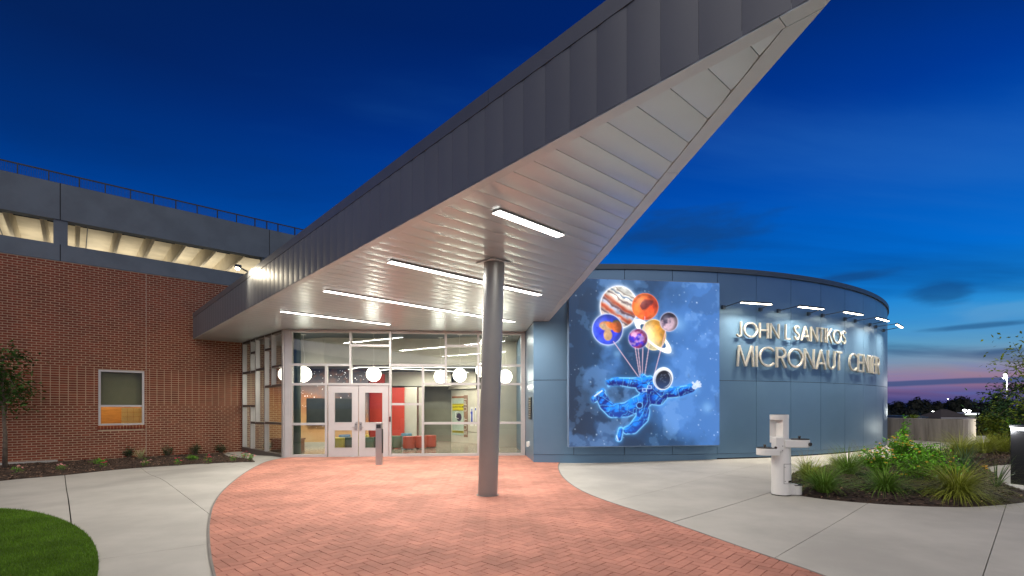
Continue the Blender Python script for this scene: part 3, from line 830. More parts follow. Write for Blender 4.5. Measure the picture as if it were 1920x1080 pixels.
# ------------------------------------------------------------------ floodlight on the canopy edge
tf = 0.0
for k in range(2000):      # the point of the fascia line seen at pixel column 463
    q = TIP + BD * (k * 0.01)
    if 960 + F_PX * q.x / q.y <= 466: tf = k * 0.01; break
q = TIP + BD * tf - BN * 0.02
fl = empty('floodlight', (q.x, q.y, ZT + 0.0), 'small glaring floodlight on the top edge of the canopy in front of the parking deck', 'floodlight')
fp = fl.location; out3 = Vector((-BN.x, -BN.y, 0))
m2 = MB(); m2.bar(fp, fp + out3 * 0.16 + Vector((0, 0, .06)), 0.03, 0.03); m2.build('arm', m_rail, fl)
m2 = MB(); m2.box(fp + out3 * 0.20 + Vector((0, 0, .08)), (0.14, 0.12, 0.07), rz=math.atan2(BD.y, BD.x)); m2.build('housing', m_rail, fl, bevel=0.01)
m2 = MB(); m2.sphere(fp + out3 * 0.21 + Vector((0, 0, .035)), 0.045, 12, 8); m2.build('lens', EM('flood_lens', (1, 0.88, 0.62), 60), fl)
l = bpy.data.lights.new('flood', 'SPOT'); l.energy = 50; l.spot_size = R_(165); l.spot_blend = 0.6; l.shadow_soft_size = 0.04; l.color = (1, 0.86, 0.62)
lo = bpy.data.objects.new('flood', l); col.objects.link(lo); lo.parent = fl; lo.location = out3 * 0.27 + Vector((0, 0, 0.0))
lo.rotation_euler = (Vector((-BD.x, -BD.y, 0)) * 0.8 - out3 * 0.25 + Vector((0, 0, -0.35))).to_track_quat('-Z', 'Y').to_euler()
# ------------------------------------------------------------------ round metal building
rot_b = empty('round_building', (DC.x, DC.y, 0), 'curved blue grey metal clad building right of the entrance with dark coping', 'building')
seams = [1076, 1171, 1261, 1345, 1418, 1483, 1539]
th = [drum_pt(p, DR)[1] for p in seams]; step = (th[-1] - th[0]) / (len(th) - 1)
T_START = math.atan2(K0.x - DC.x, DC.y - K0.y)
edges = [T_START]
t = th[0]
while t < T_START + 0.02: t += step
t_first = th[0]
edges = [T_START] + th
while edges[-1] < R_(200): edges.append(edges[-1] + step)
gp = 0.0065 / DR
def arc_panel(t0, t1, z0, z1, R, name, mat, nseg=6, parent=rot_b, tn=0.5, thick=0.02, top=False):
    vs = []; fs = []
    for j in range(nseg + 1):
        tt = t0 + (t1 - t0) * j / nseg
        for (r, z) in ((R - thick, z0), (R, z0), (R, z1), (R - thick, z1)):
            p = drum_at(tt, r, z); vs.append(tuple(p))
    for j in range(nseg):
        a = j * 4; b = a + 4
        fs += [(a + 1, b + 1, b + 2, a + 2), (a, b, b + 1, a + 1), (a + 2, b + 2, b + 3, a + 3)]
        if top: fs.append((a + 3, b + 3, b, a))
    fs += [(0, 1, 2, 3), (nseg * 4 + 3, nseg * 4 + 2, nseg * 4 + 1, nseg * 4)]
    m2 = MB(); m2.add(vs, fs, tn); return m2.build(name, mat, parent, smooth=R_(25))
rp = random.Random(3)
GS = 0.07
for i in range(len(edges) - 1):
    a, b = edges[i] + gp, edges[i + 1] - gp
    arc_panel(a, b, GS + 0.155, 2.215, DR, 'wall_panel', m_blue, tn=rp.uniform(.2, .8))
    arc_panel(a, b, 2.228, 5.17, DR, 'wall_panel', m_blue, tn=rp.uniform(.2, .8))
    arc_panel(edges[i] + gp * .2, edges[i + 1] - gp * .2, 5.165, 5.30, DR + 0.05, 'coping', m_blued, thick=0.30, top=True)
    if i % 2 == 0:
        j = min(i + 2, len(edges) - 1)
        arc_panel(edges[i] + gp * .3, edges[j] - gp * .3, (GS + 0.035 if edges[i] > drum_pt(1325, DR)[1] - .02 else -0.05), GS + 0.145, DR - 0.012, 'base_panel', m_blue, nseg=12, tn=0.4)
# backing shell behind the open joints
m2 = MB(); vs = []; fs = []; nseg = 120
for j in range(nseg + 1):
    tt = T_START + (edges[-1] - T_START) * j / nseg
    for z in (-0.1, 5.2): vs.append(tuple(drum_at(tt, DR - 0.025, z)))
for j in range(nseg): fs.append((2 * j, 2 * j + 2, 2 * j + 3, 2 * j + 1))
m2.add(vs, fs); m2.build('backing_wall', m_dark, rot_b)
m2 = MB(); ring = [tuple(drum_at(T_START + (edges[-1] - T_START) * j / 80, DR - 0.1)[:2]) for j in range(81)]
m2.prism(ring, 5.0, 5.1, bottom=True); m2.build('roof', m_blued, rot_b)
# flat end wall next to the glazing (K0 -> C1)
dE = (C1 - K0).normalized(); nE = Vector((-dE.y, dE.x))
if nE.x > 0: nE = -nE
LE = (C1 - K0).length
def ebox(mb, s0, s1, z0, z1, o0, o1):
    vs = [(K0.x + dE.x * s + nE.x * o, K0.y + dE.y * s + nE.y * o, z) for z in (z0, z1) for o in (o0, o1) for s in (s0, s1)]
    mb.add(vs, [(0, 2, 3, 1), (4, 5, 7, 6), (0, 1, 5, 4), (2, 6, 7, 3), (0, 4, 6, 2), (1, 3, 7, 5)]); return mb
ebox(MB(), 0.0, LE, 0.23, 2.215, -0.12, 0.0).build('end_panel', m_blue, rot_b)
ebox(MB(), 0.0, LE, 2.228, ZS - 0.014, -0.12, 0.0).build('end_panel', m_blue, rot_b)
ebox(MB(), 0.0, LE, -0.03, 0.22, -0.12, -0.01).build('base_panel', m_blue, rot_b)
ebox(MB(), 0.0, LE, 0.0, ZS - 0.02, -0.2, -0.125).build('backing_wall', m_dark, rot_b)
# wall continues inside the lobby, a door seam in it
ib = [(C1.x + 0.02, C1.y + 0.1), (0.22, 18.7)]
m2 = MB(); m2.bar((C1.x, C1.y + 0.12, 1.95), (0.20, 18.7, 1.95), 0.08, 3.9); m2.build('lobby_side_wall', m_blue, rot_b)

# plaque and outlet on the end wall
pq = MB(); s_a = 0.35; ebox(pq, s_a, s_a + 0.55, zat(786, 13.9), zat(745, 13.9), 0.002, 0.03)
pl = pq.build('plaque', M('bronze_dark', (0.03, 0.026, 0.022), 0.35, 0.7), bevel=0.004); tag(pl, 'dark bronze plaque on the narrow metal wall beside the glass', 'plaque')
for k in range(8):
    m2 = MB(); z_ = zat(786, 13.9) + 0.06 + k * 0.065; ebox(m2, s_a + 0.07, s_a + 0.48 - (k % 3) * 0.05, z_, z_ + 0.022, 0.030, 0.034)
    o = m2.build('raised_text_line', m_steel, None); o.parent = pl
for k, (s_, z0, sz) in enumerate(((1.0, zat(838, 14.3), 0.12), (0.78, zat(836, 14.1), 0.10))):
    m2 = MB(); ebox(m2, s_, s_ + sz, z0, z0 + sz * 1.25, 0.002, 0.06)
    o = m2.build('outlet_cover', m_white, bevel=0.008); tag(o, ['white weatherproof outlet box low on the wall, closest to the glazing', 'small white outlet box low on the wall, closest to the corner'][k], 'outlet box', 'outlet boxes on the metal wall')

# ------------------------------------------------------------------ wall wash lights on the drum
m_bar = EM('wall_light_diffuser', (1.0, 0.86, 0.62), 22)
RO = 15.50
pxs = [(1418, 'first'), (1521, 'second'), (1600, 'third'), (1655, 'fourth')]
ts = [drum_pt(p, RO)[1] for p, _ in pxs]
dt = (ts[-1] - ts[0]) / 3; ts.append(ts[-1] + dt); ts.append(ts[-1] + dt)
names = ['linear wall light on brackets, nearest to the astronaut picture', 'linear wall light above the S of the upper name line', 'linear wall light on brackets above the end of the word MICRONAUT',
         'linear wall light on brackets above the word CENTER', 'glaring wall light standing out past the edge of the round building', 'wall light hidden round the back of the round building']
for i, tt in enumerate(ts[:5]):
    c = drum_at(tt, RO, 4.27); tang = Vector((math.cos(tt), math.sin(tt), 0)); outw = Vector((math.sin(tt), -math.cos(tt), 0)); hl = 0.48
    e = empty('wall_wash_light', c, names[i], 'wall light', 'bracketed wall lights over the lettering')
    m2 = MB(); m2.bar(c - tang * hl, c + tang * hl, 0.07, 0.05); m2.build('housing', m_blued, e, bevel=0.006)
    m2 = MB(); m2.bar(c - tang * hl * .98 - Vector((0, 0, .028)) , c + tang * hl * .98 - Vector((0, 0, .028)), 0.06, 0.012); m2.build('diffuser', m_bar, e)
    for sg in (-1, 1):
        m2 = MB(); w0 = drum_at(tt + sg * (hl + 0.12) / DR, DR, 4.22); m2.bar(w0, c + tang * sg * hl, 0.02, 0.02); m2.build('arm', m_blued, e)
        m2 = MB(); m2.box(w0 + outw * 0.03, (0.09, 0.06, 0.10), rz=tt); m2.build('wall_bracket', m_blued, e)
    l = bpy.data.lights.new('wash', 'AREA'); l.shape = 'RECTANGLE'; l.size = 2 * hl; l.size_y = 0.06; l.energy = 78; l.color = (1, 0.90, 0.74); l.spread = R_(125)
    lo = bpy.data.objects.new('wash', l); col.objects.link(lo); lo.parent = e; lo.location = (0, 0, -0.036)
    # aim mostly down, tipped towards the wall
    d = (Vector((0, 0, -1)) - outw * 0.17).normalized()
    x = tang; z = -d; y = z.cross(x).normalized(); lo.rotation_euler = Matrix((x, y, z)).transposed().to_euler()

# ------------------------------------------------------------------ light strip under the cladding
m_strip = EM('base_led', (1.0, 0.90, 0.70), 22)
tb0 = [e for e in edges if e > drum_pt(1325, DR)[1] - .02][0]; k = 0
while tb0 < R_(60):
    t1_ = tb0 + 1.0 / DR; e_ = drum_at((tb0 + t1_) / 2, DR + 0.004, GS + 0.012)
    vs = []; fs = []
    for j in range(7):
        tt = tb0 + (t1_ - .03 / DR - tb0) * j / 6
        vs += [tuple(drum_at(tt, DR - 0.034, GS + 0.002)), tuple(drum_at(tt, DR - 0.034, GS + 0.034))]
    for j in range(6): fs.append((2 * j, 2 * j + 2, 2 * j + 3, 2 * j + 1))
    m2 = MB(); m2.add(vs, fs); m2.build('base_light_strip', m_strip, rot_b); tb0 = t1_; k += 1

# ------------------------------------------------------------------ lettering
def arc(cx, cy, r, a0, a1, n=14, ry=None):
    return [(cx + r * math.cos(R_(a0 + (a1 - a0) * i / n)), cy + (ry or r) * math.sin(R_(a0 + (a1 - a0) * i / n))) for i in range(n + 1)]
SW = 0.102; h_ = SW / 2
GL = {
 'J': (0.40, [[(0.33, 1), (0.33, 0.26)] + arc(0.195, 0.205, 0.135, 0, -175, 12)]),
 'O': (0.98, [arc(0.49, 0.5, 0.44, 0, 360, 40)]),
 'H': (0.66, [[(h_, 0), (h_, 1)], [(0.66 - h_, 0), (0.66 - h_, 1)], [(h_, 0.52), (0.66 - h_, 0.52)]]),
 'N': (0.70, [[(h_, 0), (h_, 1)], [(0.70 - h_, 0), (0.70 - h_, 1)], [(h_, 0.96), (0.70 - h_, 0.04)]]),
 'L': (0.42, [[(h_, 1), (h_, h_), (0.42, h_)]]),
 'S': (0.50, [arc(0.25, 0.74, 0.185, 20, 200, 12, 0.20)[:-1] + [(0.08, 0.68), (0.15, 0.56), (0.33, 0.46), (0.42, 0.34)] + arc(0.245, 0.27, 0.185, 0, -170, 12, 0.205)]),
 'A': (0.80, [[(0.06, 0), (0.40, 0.98)], [(0.40, 0.98), (0.74, 0)], [(0.19, 0.30), (0.61, 0.30)]]),
 'T': (0.50, [[(0, 1 - h_), (0.50, 1 - h_)], [(0.25, 0), (0.25, 1 - SW * .5)]]),
 'I': (SW, [[(h_, 0), (h_, 1)]]),
 'K': (0.60, [[(h_, 0), (h_, 1)], [(h_ + .02, 0.46), (0.52, 1.0)], [(0.20, 0.60), (0.56, 0.0)]]),
 'M': (0.92, [[(h_, 0), (0.13, 1)], [(0.13, 1), (0.46, 0.02)], [(0.46, 0.02), (0.79, 1)], [(0.79, 1), (0.92 - h_, 0)]]),
 'C': (0.86, [arc(0.48, 0.5, 0.44, 42, 318, 30)]),
 'R': (0.60, [[(h_, 0), (h_, 1)], [(h_, 1 - h_), (0.32, 1 - h_)] + arc(0.32, 0.72, 0.215, 90, -90, 12) + [(h_, 0.505)], [(0.28, 0.50), (0.56, 0.0)]]),
 'U': (0.64, [[(h_, 1), (h_, 0.32)] + arc(0.32, 0.32, 0.2575, 180, 360, 16) + [(0.5775, 1)]]),
 'E': (0.50, [[(0.50, 1 - h_), (h_, 1 - h_), (h_, h_), (0.50, h_)], [(h_, 0.52), (0.46, 0.52)]]),
 'P': (0.56, [[(h_, 0), (h_, 1)], [(h_, 1 - h_), (0.30, 1 - h_)] + arc(0.30, 0.71, 0.225, 90, -90, 12) + [(h_, 0.485)]]),
 '!': (SW, [[(h_, 0.3), (h_, 1)], [(h_, 0), (h_, 0.13)]]),
}
def ribbon(mb, pts, w, y0, y1):
    """stroke in the x-z plane, front at -y1.. extruded between y0 (back) and y1 (front)"""
    n = len(pts); closed = math.hypot(pts[0][0] - pts[-1][0], pts[0][1] - pts[-1][1]) < 1e-6
    P = [Vector(p) for p in pts]; L = []; Rr = []
    for i in range(n):
        if closed: a = P[(i - 1) % (n - 1)]; b = P[(i + 1) % (n - 1)]
        else: a = P[max(i - 1, 0)]; b = P[min(i + 1, n - 1)]
        p = P[i]; d1 = (p - a); d2 = (b - p)
        if d1.length < 1e-9: d1 = d2
        if d2.length < 1e-9: d2 = d1
        d1 = d1.normalized(); d2 = d2.normalized(); n1 = Vector((-d1.y, d1.x)); n2 = Vector((-d2.y, d2.x)); m = (n1 + n2).normalized(); k = 1 / max(0.5, m.dot(n1))
        L.append(p + m * w / 2 * k); Rr.append(p - m * w / 2 * k)
    vs = []
    for i in range(n):
        for q in (L[i], Rr[i]):
            for y in (y0, y1): vs.append((q.x, y, q.y))
    fs = []
    for i in range(n - 1):
        a = 4 * i; b = a + 4
        fs += [(a + 1, a + 3, b + 3, b + 1), (a, b, b + 2, a + 2), (a, a + 1, b + 1, b), (a + 2, b + 2, b + 3, a + 3)]
    if not closed: fs += [(0, 2, 3, 1), (4 * n - 4, 4 * n - 3, 4 * n - 1, 4 * n - 2)]
    mb.add(vs, fs)
def letter_mb(ch, hgt, depth, xs=1.0):
    w, strokes = GL[ch]; mb = MB()
    for k, s_ in enumerate(strokes):
        pts = [((x - w / 2) * hgt * xs, y * hgt) for x, y in s_]
        ribbon(mb, pts, SW * hgt, 0.0, -(depth + 0.0015 * k))
    return mb
def sign_line(words, z0, hgt, label, spacing=0.13):
    """words: list of (text, px_left, px_right) -> letters follow the wall"""
    p, tt = drum_pt((words[0][1] + words[-1][2]) / 2, DR); e = empty('sign_lettering', drum_at(tt, DR, z0), label, 'sign', 'raised name on the round building')
    for text, pa, pb in words:
        ta = drum_pt(pa, DR + 0.1)[1]; tb = drum_pt(pb, DR + 0.1)[1]; arcl = (tb - ta) * (DR + 0.1)
        tot = sum(GL[c][0] for c in text) + spacing * (len(text) - 1)
        k = arcl / (tot * hgt); x = 0
        for c in text:
            w = GL[c][0]; u = (x + w / 2) * hgt * k; a = ta + u / (DR + 0.1); x += w + spacing
            mb = letter_mb(c, hgt, 0.055, xs=min(k, 1.12) if k > 0.5 else k)
            o = mb.build('letter', m_letter, None); o.parent = e
            q = drum_at(a, DR + 0.045, z0); o.location = q - e.location; o.rotation_euler = (0, 0, a)
            bm = bmesh.new(); bm.from_mesh(o.data); bmesh.ops.recalc_face_normals(bm, faces=bm.faces); bm.to_mesh(o.data); bm.free()
            bv = o.modifiers.new('bevel', 'BEVEL'); bv.width = 0.006; bv.segments = 1; bv.limit_method = 'ANGLE'; bv.angle_limit = R_(40)
            for sx in (-0.25, 0.25):
                pass
sign_line([('JOHN', 1381, 1462.5), ('L', 1471.5, 1484.5), ('SANTIKOS', 1490, 1587.5)], 3.41, 0.43, 'raised metal letters reading JOHN L SANTIKOS, the smaller upper line', 0.10)
sign_line([('MICRONAUT', 1382, 1580), ('CENTER', 1593.5, 1650)], 2.61, 0.575, 'raised metal letters reading MICRONAUT CENTER, the larger lower line', 0.08)

# ------------------------------------------------------------------ illuminated astronaut picture
ML = Vector(((1067 - 960) / F_PX * 12.62, 12.62)); MR = Vector(((1349 - 960) / F_PX * 13.17, 13.17)); MZ0, MZ1 = 0.485, 4.80
md = (MR - ML).normalized(); MW = (MR - ML).length; MH = MZ1 - MZ0; mn = Vector((md.y, -md.x))
bill = empty('illuminated_picture', (*( (ML + MR) / 2), MZ0), 'large backlit picture of an astronaut in blue held up by planet balloons', 'billboard')
m2 = MB()
q = [ML - mn * 0.003, MR - mn * 0.003, MR - mn * 0.22, ML - mn * 0.22]
m2.prism([tuple(x) for x in q], MZ0 - 0.02, MZ1 + 0.02, bottom=True); m2.build('light_box', M('box_metal_blue', (0.16, 0.24, 0.36), 0.4, 0.3), bill)
m2 = MB(); q = [ML - mn * 0.22 + md * 0.3, MR - mn * 0.22 - md * 0.3, MR - mn * 0.32 - md * 0.3, ML - mn * 0.6 + md * 0.3]
m2.prism([tuple(x) for x in q], MZ0 + 0.3, MZ1 - 0.3, bottom=True); m2.build('mounting_frame', m_dark, bill)
def value_noise(nx, ny, cells, seed, octaves=5):
    rs = np.random.RandomState(seed); out = np.zeros((ny, nx)); amp = 1; tot = 0
    for o in range(octaves):
        c = cells * 2 ** o; g = rs.rand(c + 2, c + 2)
        ys = np.linspace(0, c, ny, endpoint=False); xs = np.linspace(0, c, nx, endpoint=False)
        yi = ys.astype(int); xi = xs.astype(int); fy = ys - yi; fx = xs - xi
        fy = fy * fy * (3 - 2 * fy); fx = fx * fx * (3 - 2 * fx)
        a = g[yi][:, xi]; b = g[yi][:, xi + 1]; c2 = g[yi + 1][:, xi]; d = g[yi + 1][:, xi + 1]
        out += amp * ((a * (1 - fx) + b * fx) * (1 - fy)[:, None] + (c2 * (1 - fx) + d * fx) * fy[:, None]); tot += amp; amp *= 0.5
    return out / tot
def paint():
    NX, NY = 330, 354
    # picture space: x 75..880, y 68..955 (down)
    xs = 75 + (np.arange(NX) + .5) / NX * 805; ys = 69 + (np.arange(NY) + .5) / NY * 886
    Xg, Yg = np.meshgrid(xs, ys)
    n1 = value_noise(NX, NY, 4, 1, 6); n2 = value_noise(NX, NY, 3, 7, 5); n3 = value_noise(NX, NY, 9, 13, 5); nf = value_noise(NX, NY, 40, 21, 3)
    def S(a, b, v): t = np.clip((v - a) / (b - a), 0, 1); return t * t * (3 - 2 * t)
    C = lambda r, g, b: np.array([r, g, b], float)
    img = np.zeros((NY, NX, 3))
    u = (Xg - 75) / 805; v = (Yg - 69) / 886
    base = C(26, 62, 100)[None, None] * (1 - S(.25, .8, u + (n1 - .5) * .9))[..., None] + C(62, 112, 178)[None, None] * S(.25, .8, u + (n1 - .5) * .9)[..., None]
    dk = S(.55, 1.0, v + (n2 - .5) * .5) * (1 - S(.42, .55, u + (n3 - .5) * .25)); base = base * (1 - dk[..., None] * .75) + C(26, 48, 78) * dk[..., None] * .75
    lf = (1 - S(0, .25, u)); base *= (1 - .25 * lf)[..., None]
    cl = S(.52, .62, n3 * .5 + n1 * .5 + .10 * np.exp(-((u - .68) ** 2 + (v - .82) ** 2) / .03) + .07 * np.exp(-((u - .88) ** 2 + (v - .45) ** 2) / .03))
    cl2 = S(.56, .60, n3 * .6 + nf * .2 + n2 * .2 + .09 * np.exp(-((u - .62) ** 2 + (v - .85) ** 2) / .02))
    base = base * (1 - .30 * cl[..., None]) + C(104, 158, 232) * (.30 * cl)[..., None]
    base = base * (1 - .20 * cl2[..., None]) + C(140, 180, 232) * (.20 * cl2)[..., None]
    dkp = S(.60, .66, value_noise(NX, NY, 7, 33, 4)); base *= (1 - .10 * dkp)[..., None]
    img = base
    rs = np.random.RandomState(4)
    def glow(cx, cy, r, c, k=1.0):
        nonlocal img
        d2 = ((Xg - cx) ** 2 + (Yg - cy) ** 2) / (r * r); g = np.exp(-d2) * k; img = img * (1 - g[..., None]) + C(*c) * g[..., None]
    for _ in range(170):
        x = 75 + 805 * rs.rand() ** .8; y = 69 + 886 * rs.rand(); r = rs.choice([1.3, 1.6, 2.0, 3.0]); glow(x, y, r, (225, 238, 255), rs.uniform(.5, 1))
    for x, y, r in ((325, 462, 22), (655, 300, 40), (742, 640, 30), (812, 750, 30)): glow(x, y, r, (150, 200, 245), .45)
    def disc(cx, cy, rx, ry):
        return np.sqrt(((Xg - cx) / rx) ** 2 + ((Yg - cy) / ry) ** 2)
    def put(mask, colr):
        nonlocal img
        img = img * (1 - mask[..., None]) + colr * mask[..., None]
    def planet(cx, cy, rx, ry, colf, rim=(255, 255, 255), halo=.5, shade=.4):
        d = disc(cx, cy, rx, ry); g = np.exp(-np.clip(d - 1, 0, 9) * 12) * halo; put(g * (d > .98), C(225, 235, 255) * np.ones_like(img))
        c = colf(d) * (1.0 + .55 * (nf - .5)[..., None]) ; sh = S(.55, 1.0, d + ((Xg - cx) / rx * .25 - (Yg - cy) / ry * .15)); c = c * (1 - shade * sh[..., None]); hl = np.exp(-(((Xg - cx + rx * .35) / (rx * .35)) ** 2 + ((Yg - cy + ry * .4) / (ry * .3)) ** 2)) * .22; c = c * (1 - hl[..., None]) + 255 * hl[..., None]; edge = S(.92, .99, d)[..., None] * .8; c = c * (1 - edge) + C(*rim) * edge; put(S(1.012, .988, d), c)
    def mixc(t, a, b): return C(*a) * (1 - t[..., None]) + C(*b) * t[..., None]
    # ringed planet first (behind)
    def sat(d):
        w = (Xg - 520) * .8 + (Yg - 358) * -.45
        return mixc(S(-40, 70, w + nf * 20), (255, 240, 190), (226, 150, 40)) * (1 - .15 * S(.3, .9, d))[..., None]
    a = math.radians(42); xr = (Xg - 516) * math.cos(a) + (Yg - 366) * math.sin(a); yr = -(Xg - 516) * math.sin(a) + (Yg - 366) * math.cos(a)
    rd = np.sqrt((xr / 128) ** 2 + (yr / 40) ** 2); ring = S(1.02, .98, rd) * S(.68, .73, rd)
    gl_ = np.exp(-np.clip(rd - 1, 0, 9) * 9) * .5; put(gl_ * (rd > 1), C(230, 240, 255) * np.ones_like(img))
    put(ring, C(255, 252, 235) * np.ones_like(img))
    planet(520, 358, 66, 84, sat, (255, 240, 190), .3, .12)
    put(ring * (yr < 0) * 0 + ring * (yr > -4) * (xr > -128), C(255, 252, 240) * np.ones_like(img))
    def jup(d):
        w = (Xg - 335) * -.52 + (Yg - 215) * .85 + (n3 - .5) * 26 + (nf - .5) * 14
        c = mixc(S(-100, -20, w), (250, 248, 240), (236, 226, 214))
        for w0, ww, cc in ((-78, 3, (150, 130, 120)), (-62, 3, (90, 120, 160)), (-42, 5, (120, 100, 100)), (-8, 13, (170, 66, 36)), (8, 7, (92, 60, 70)), (20, 7, (170, 185, 215)), (38, 11, (176, 70, 40)), (54, 5, (90, 70, 80)), (66, 6, (205, 180, 170)), (80, 7, (170, 110, 70)), (97, 7, (190, 140, 90))):
            g = np.exp(-((w - w0) / ww) ** 2); c = c * (1 - g[..., None]) + C(*cc) * g[..., None]
        return c
    planet(335, 215, 100, 114, jup, (255, 255, 255), .8, .18)
    def mars(d):
        t = S(.42, .6, n3 * .5 + n2 * .5); c = mixc(t, (226, 62, 28), (255, 120, 50))
        dkm = np.exp(-(((Xg - 468) / 24) ** 2 + ((Yg - 205) / 34) ** 2)) + .7 * np.exp(-(((Xg - 505) / 26) ** 2 + ((Yg - 185) / 26) ** 2)); dkm = S(.35, .75, dkm + (nf - .5) * .7)
        return c * (1 - dkm[..., None] * .75) + C(70, 24, 40) * dkm[..., None] * .75
    planet(474, 208, 71, 72, mars, (255, 120, 50), .25, .3)
    def moon(d):
        t = S(.4, .6, n3 * .3 + nf * .4 + .3 * (1 - (Yg - 237) / 100)); return mixc(t, (200, 170, 185), (44, 38, 58))
    planet(602, 287, 49, 52, moon, (225, 215, 240), .35)
    def earth(d):
        c = mixc(S(.2, 1, d), (40, 44, 200), (60, 90, 250)); wob = (nf - .5) * 14 + (n3 - .5) * 18
        l1 = ((Xg - 270) / 40) ** 2 + ((Yg - 318) / 26) ** 2 + wob / 26; l2 = ((Xg - 275) / 24) ** 2 + ((Yg - 365) / 32) ** 2 + wob / 30; l3 = ((Xg - 322) / 26) ** 2 + ((Yg - 318) / 34) ** 2 + wob / 26
        land = np.maximum.reduce([S(1.15, .85, l) for l in (l1, l2, l3)])
        lc = mixc(S(.45, .55, n3), (214, 104, 44), (190, 150, 110)); gn = S(300, 282, Yg + wob); lc = lc * (1 - gn[..., None] * .7) + C(40, 110, 60) * gn[..., None] * .7
        return c * (1 - land[..., None]) + lc * land[..., None]
    planet(275, 335, 81, 84, earth, (225, 240, 255), .5)
    def purp(d):
        t = S(.38, .62, value_noise(NX, NY, 26, 40, 3)); t2 = S(.4, .6, value_noise(NX, NY, 34, 44, 3)); c = mixc(t, (52, 36, 190), (170, 50, 120)); return c * (1 - .6 * t2[..., None]) + C(236, 190, 220) * .6 * t2[..., None]
    planet(436, 381, 52, 54, purp, (200, 190, 245), .35)
    # strings
    def seg(ax, ay, bx, by):
        px = Xg - ax; py = Yg - ay; dx = bx - ax; dy = by - ay; t = np.clip((px * dx + py * dy) / (dx * dx + dy * dy), 0, 1)
        return np.hypot(px - t * dx, py - t * dy), t
    for ax, ay, bx, by in ((305, 398, 440, 588), (420, 428, 446, 590), (436, 434, 452, 592), (461, 432, 458, 592), (500, 385, 470, 584), (472, 262, 470, 335), (585, 332, 558, 445), (556, 445, 521, 580)):
        d, t = seg(ax, ay, bx, by); put(S(2.6, .8, d) * .95, C(232, 190, 205) * np.ones_like(img))
    # astronaut: limbs as rounded tubes, lit along their edges
    limbs = [ # ax, ay, ra, bx, by, rb
        (250, 664, 15, 208, 706, 19), (240, 690, 30, 262, 735, 33), (262, 735, 33, 300, 768, 37), (300, 768, 37, 375, 762, 40), (375, 762, 40, 440, 728, 44),
        (345, 868, 15, 334, 916, 17), (375, 872, 22, 410, 862, 30), (410, 862, 30, 458, 805, 36), (458, 805, 36, 462, 770, 38),
        (440, 740, 42, 480, 700, 46), (480, 700, 46, 500, 655, 50), (500, 655, 50, 455, 640, 34), (500, 690, 44, 545, 700, 40), (520, 650, 44, 560, 680, 42),
        (470, 618, 32, 400, 618, 28), (400, 618, 28, 325, 610, 21), (325, 610, 21, 305, 612, 20), (300, 614, 20, 282, 618, 15), (282, 620, 10, 272, 612, 7), (286, 626, 9, 280, 636, 6),
        (575, 668, 34, 640, 668, 29), (640, 668, 29, 700, 652, 23), (700, 652, 23, 722, 644, 24), (500, 600, 22, 470, 605, 20), (462, 585, 16, 480, 596, 14)]
    D = np.full((NY, NX), 1e9); Hh = np.full((NY, NX), -1e9)
    for ax, ay, ra, bx, by, rb in limbs:
        d, t = seg(ax, ay, bx, by); r = ra + (rb - ra) * t; D = np.minimum(D, d - r); hgt = np.sqrt(np.clip(r * r - d * d, 0, None)) ; Hh = np.where(d < r, np.maximum(Hh, hgt), Hh)
    H2 = np.where(Hh < 0, 0, Hh)
    w1 = value_noise(NX, NY, 20, 51, 2); w2 = value_noise(NX, NY, 60, 52, 2)
    folds = H2 + (w1 - .5) * 20 + (w2 - .5) * 5
    gy, gx = np.gradient(folds); sc2 = 2.44
    nx_ = -gx / sc2 * .9; ny_ = -gy / sc2 * .9; nz_ = 1 / np.sqrt(nx_ ** 2 + ny_ ** 2 + 1)
    lit = np.clip((-ny_ * .55 - nx_ * .15) * nz_ + nz_ * .55, 0, 1.3)
    suit = mixc(S(.3, .82, lit), (0, 22, 110), (14, 142, 255)); hi = S(.86, 1.08, lit + (w2 - .5) * .5); suit = suit * (1 - .5 * hi[..., None]) + C(120, 220, 255) * .5 * hi[..., None]
    for sd, cells, wd in ((61, 9, .018), (62, 14, .016), (63, 22, .02)):
        wn_ = value_noise(NX, NY, cells, sd, 2); cre = np.exp(-((wn_ - .5) / wd) ** 2) * (D < -3); crs = np.exp(-((np.roll(np.roll(wn_, -1, 0), -1, 1) - .5) / wd) ** 2) * (D < -3)
        suit = suit * (1 - .55 * cre[..., None]) + C(0, 16, 84) * .55 * cre[..., None]; hl = np.clip(crs - cre, 0, 1); suit = suit * (1 - .8 * hl[..., None]) + C(130, 215, 255) * .8 * hl[..., None]
    low = S(690, 800, Yg); suit = suit * (1 - .25 * low[..., None]) + C(30, 160, 255) * .25 * low[..., None]
    halo = np.exp(-np.clip(D, 0, 99) / 7) * .55 * (D > 0); put(halo, C(70, 160, 240) * np.ones_like(img))
    put(S(1.2, -1.2, D), suit)
    rim = S(-7, -3, D) * S(1.5, -1, D) * S(.35, .6, w1 + .1); put(rim * .75, C(150, 225, 255) * np.ones_like(img))
    for ax, ay, bx, by in ((480, 620, 560, 700), (430, 700, 440, 780), (560, 690, 500, 760), (380, 770, 420, 790), (355, 600, 350, 636), (640, 640, 655, 694), (500, 720, 470, 800), (250, 700, 300, 735), (385, 600, 440, 606)):
        d, t = seg(ax, ay, bx, by); put(S(2.6, .8, d) * .7 * (D < -1), C(4, 30, 110) * np.ones_like(img)); d, t = seg(ax + 4, ay - 3, bx + 4, by - 3); put(S(2.2, .6, d) * .55 * (D < -1), C(150, 215, 255) * np.ones_like(img))
    d = disc(444, 738, 14, 14); put(S(1.1, .9, d), C(6, 24, 90) * np.ones_like(img)); put(S(1.35, 1.2, d) * S(1.0, 1.12, d), C(120, 190, 250) * np.ones_like(img))
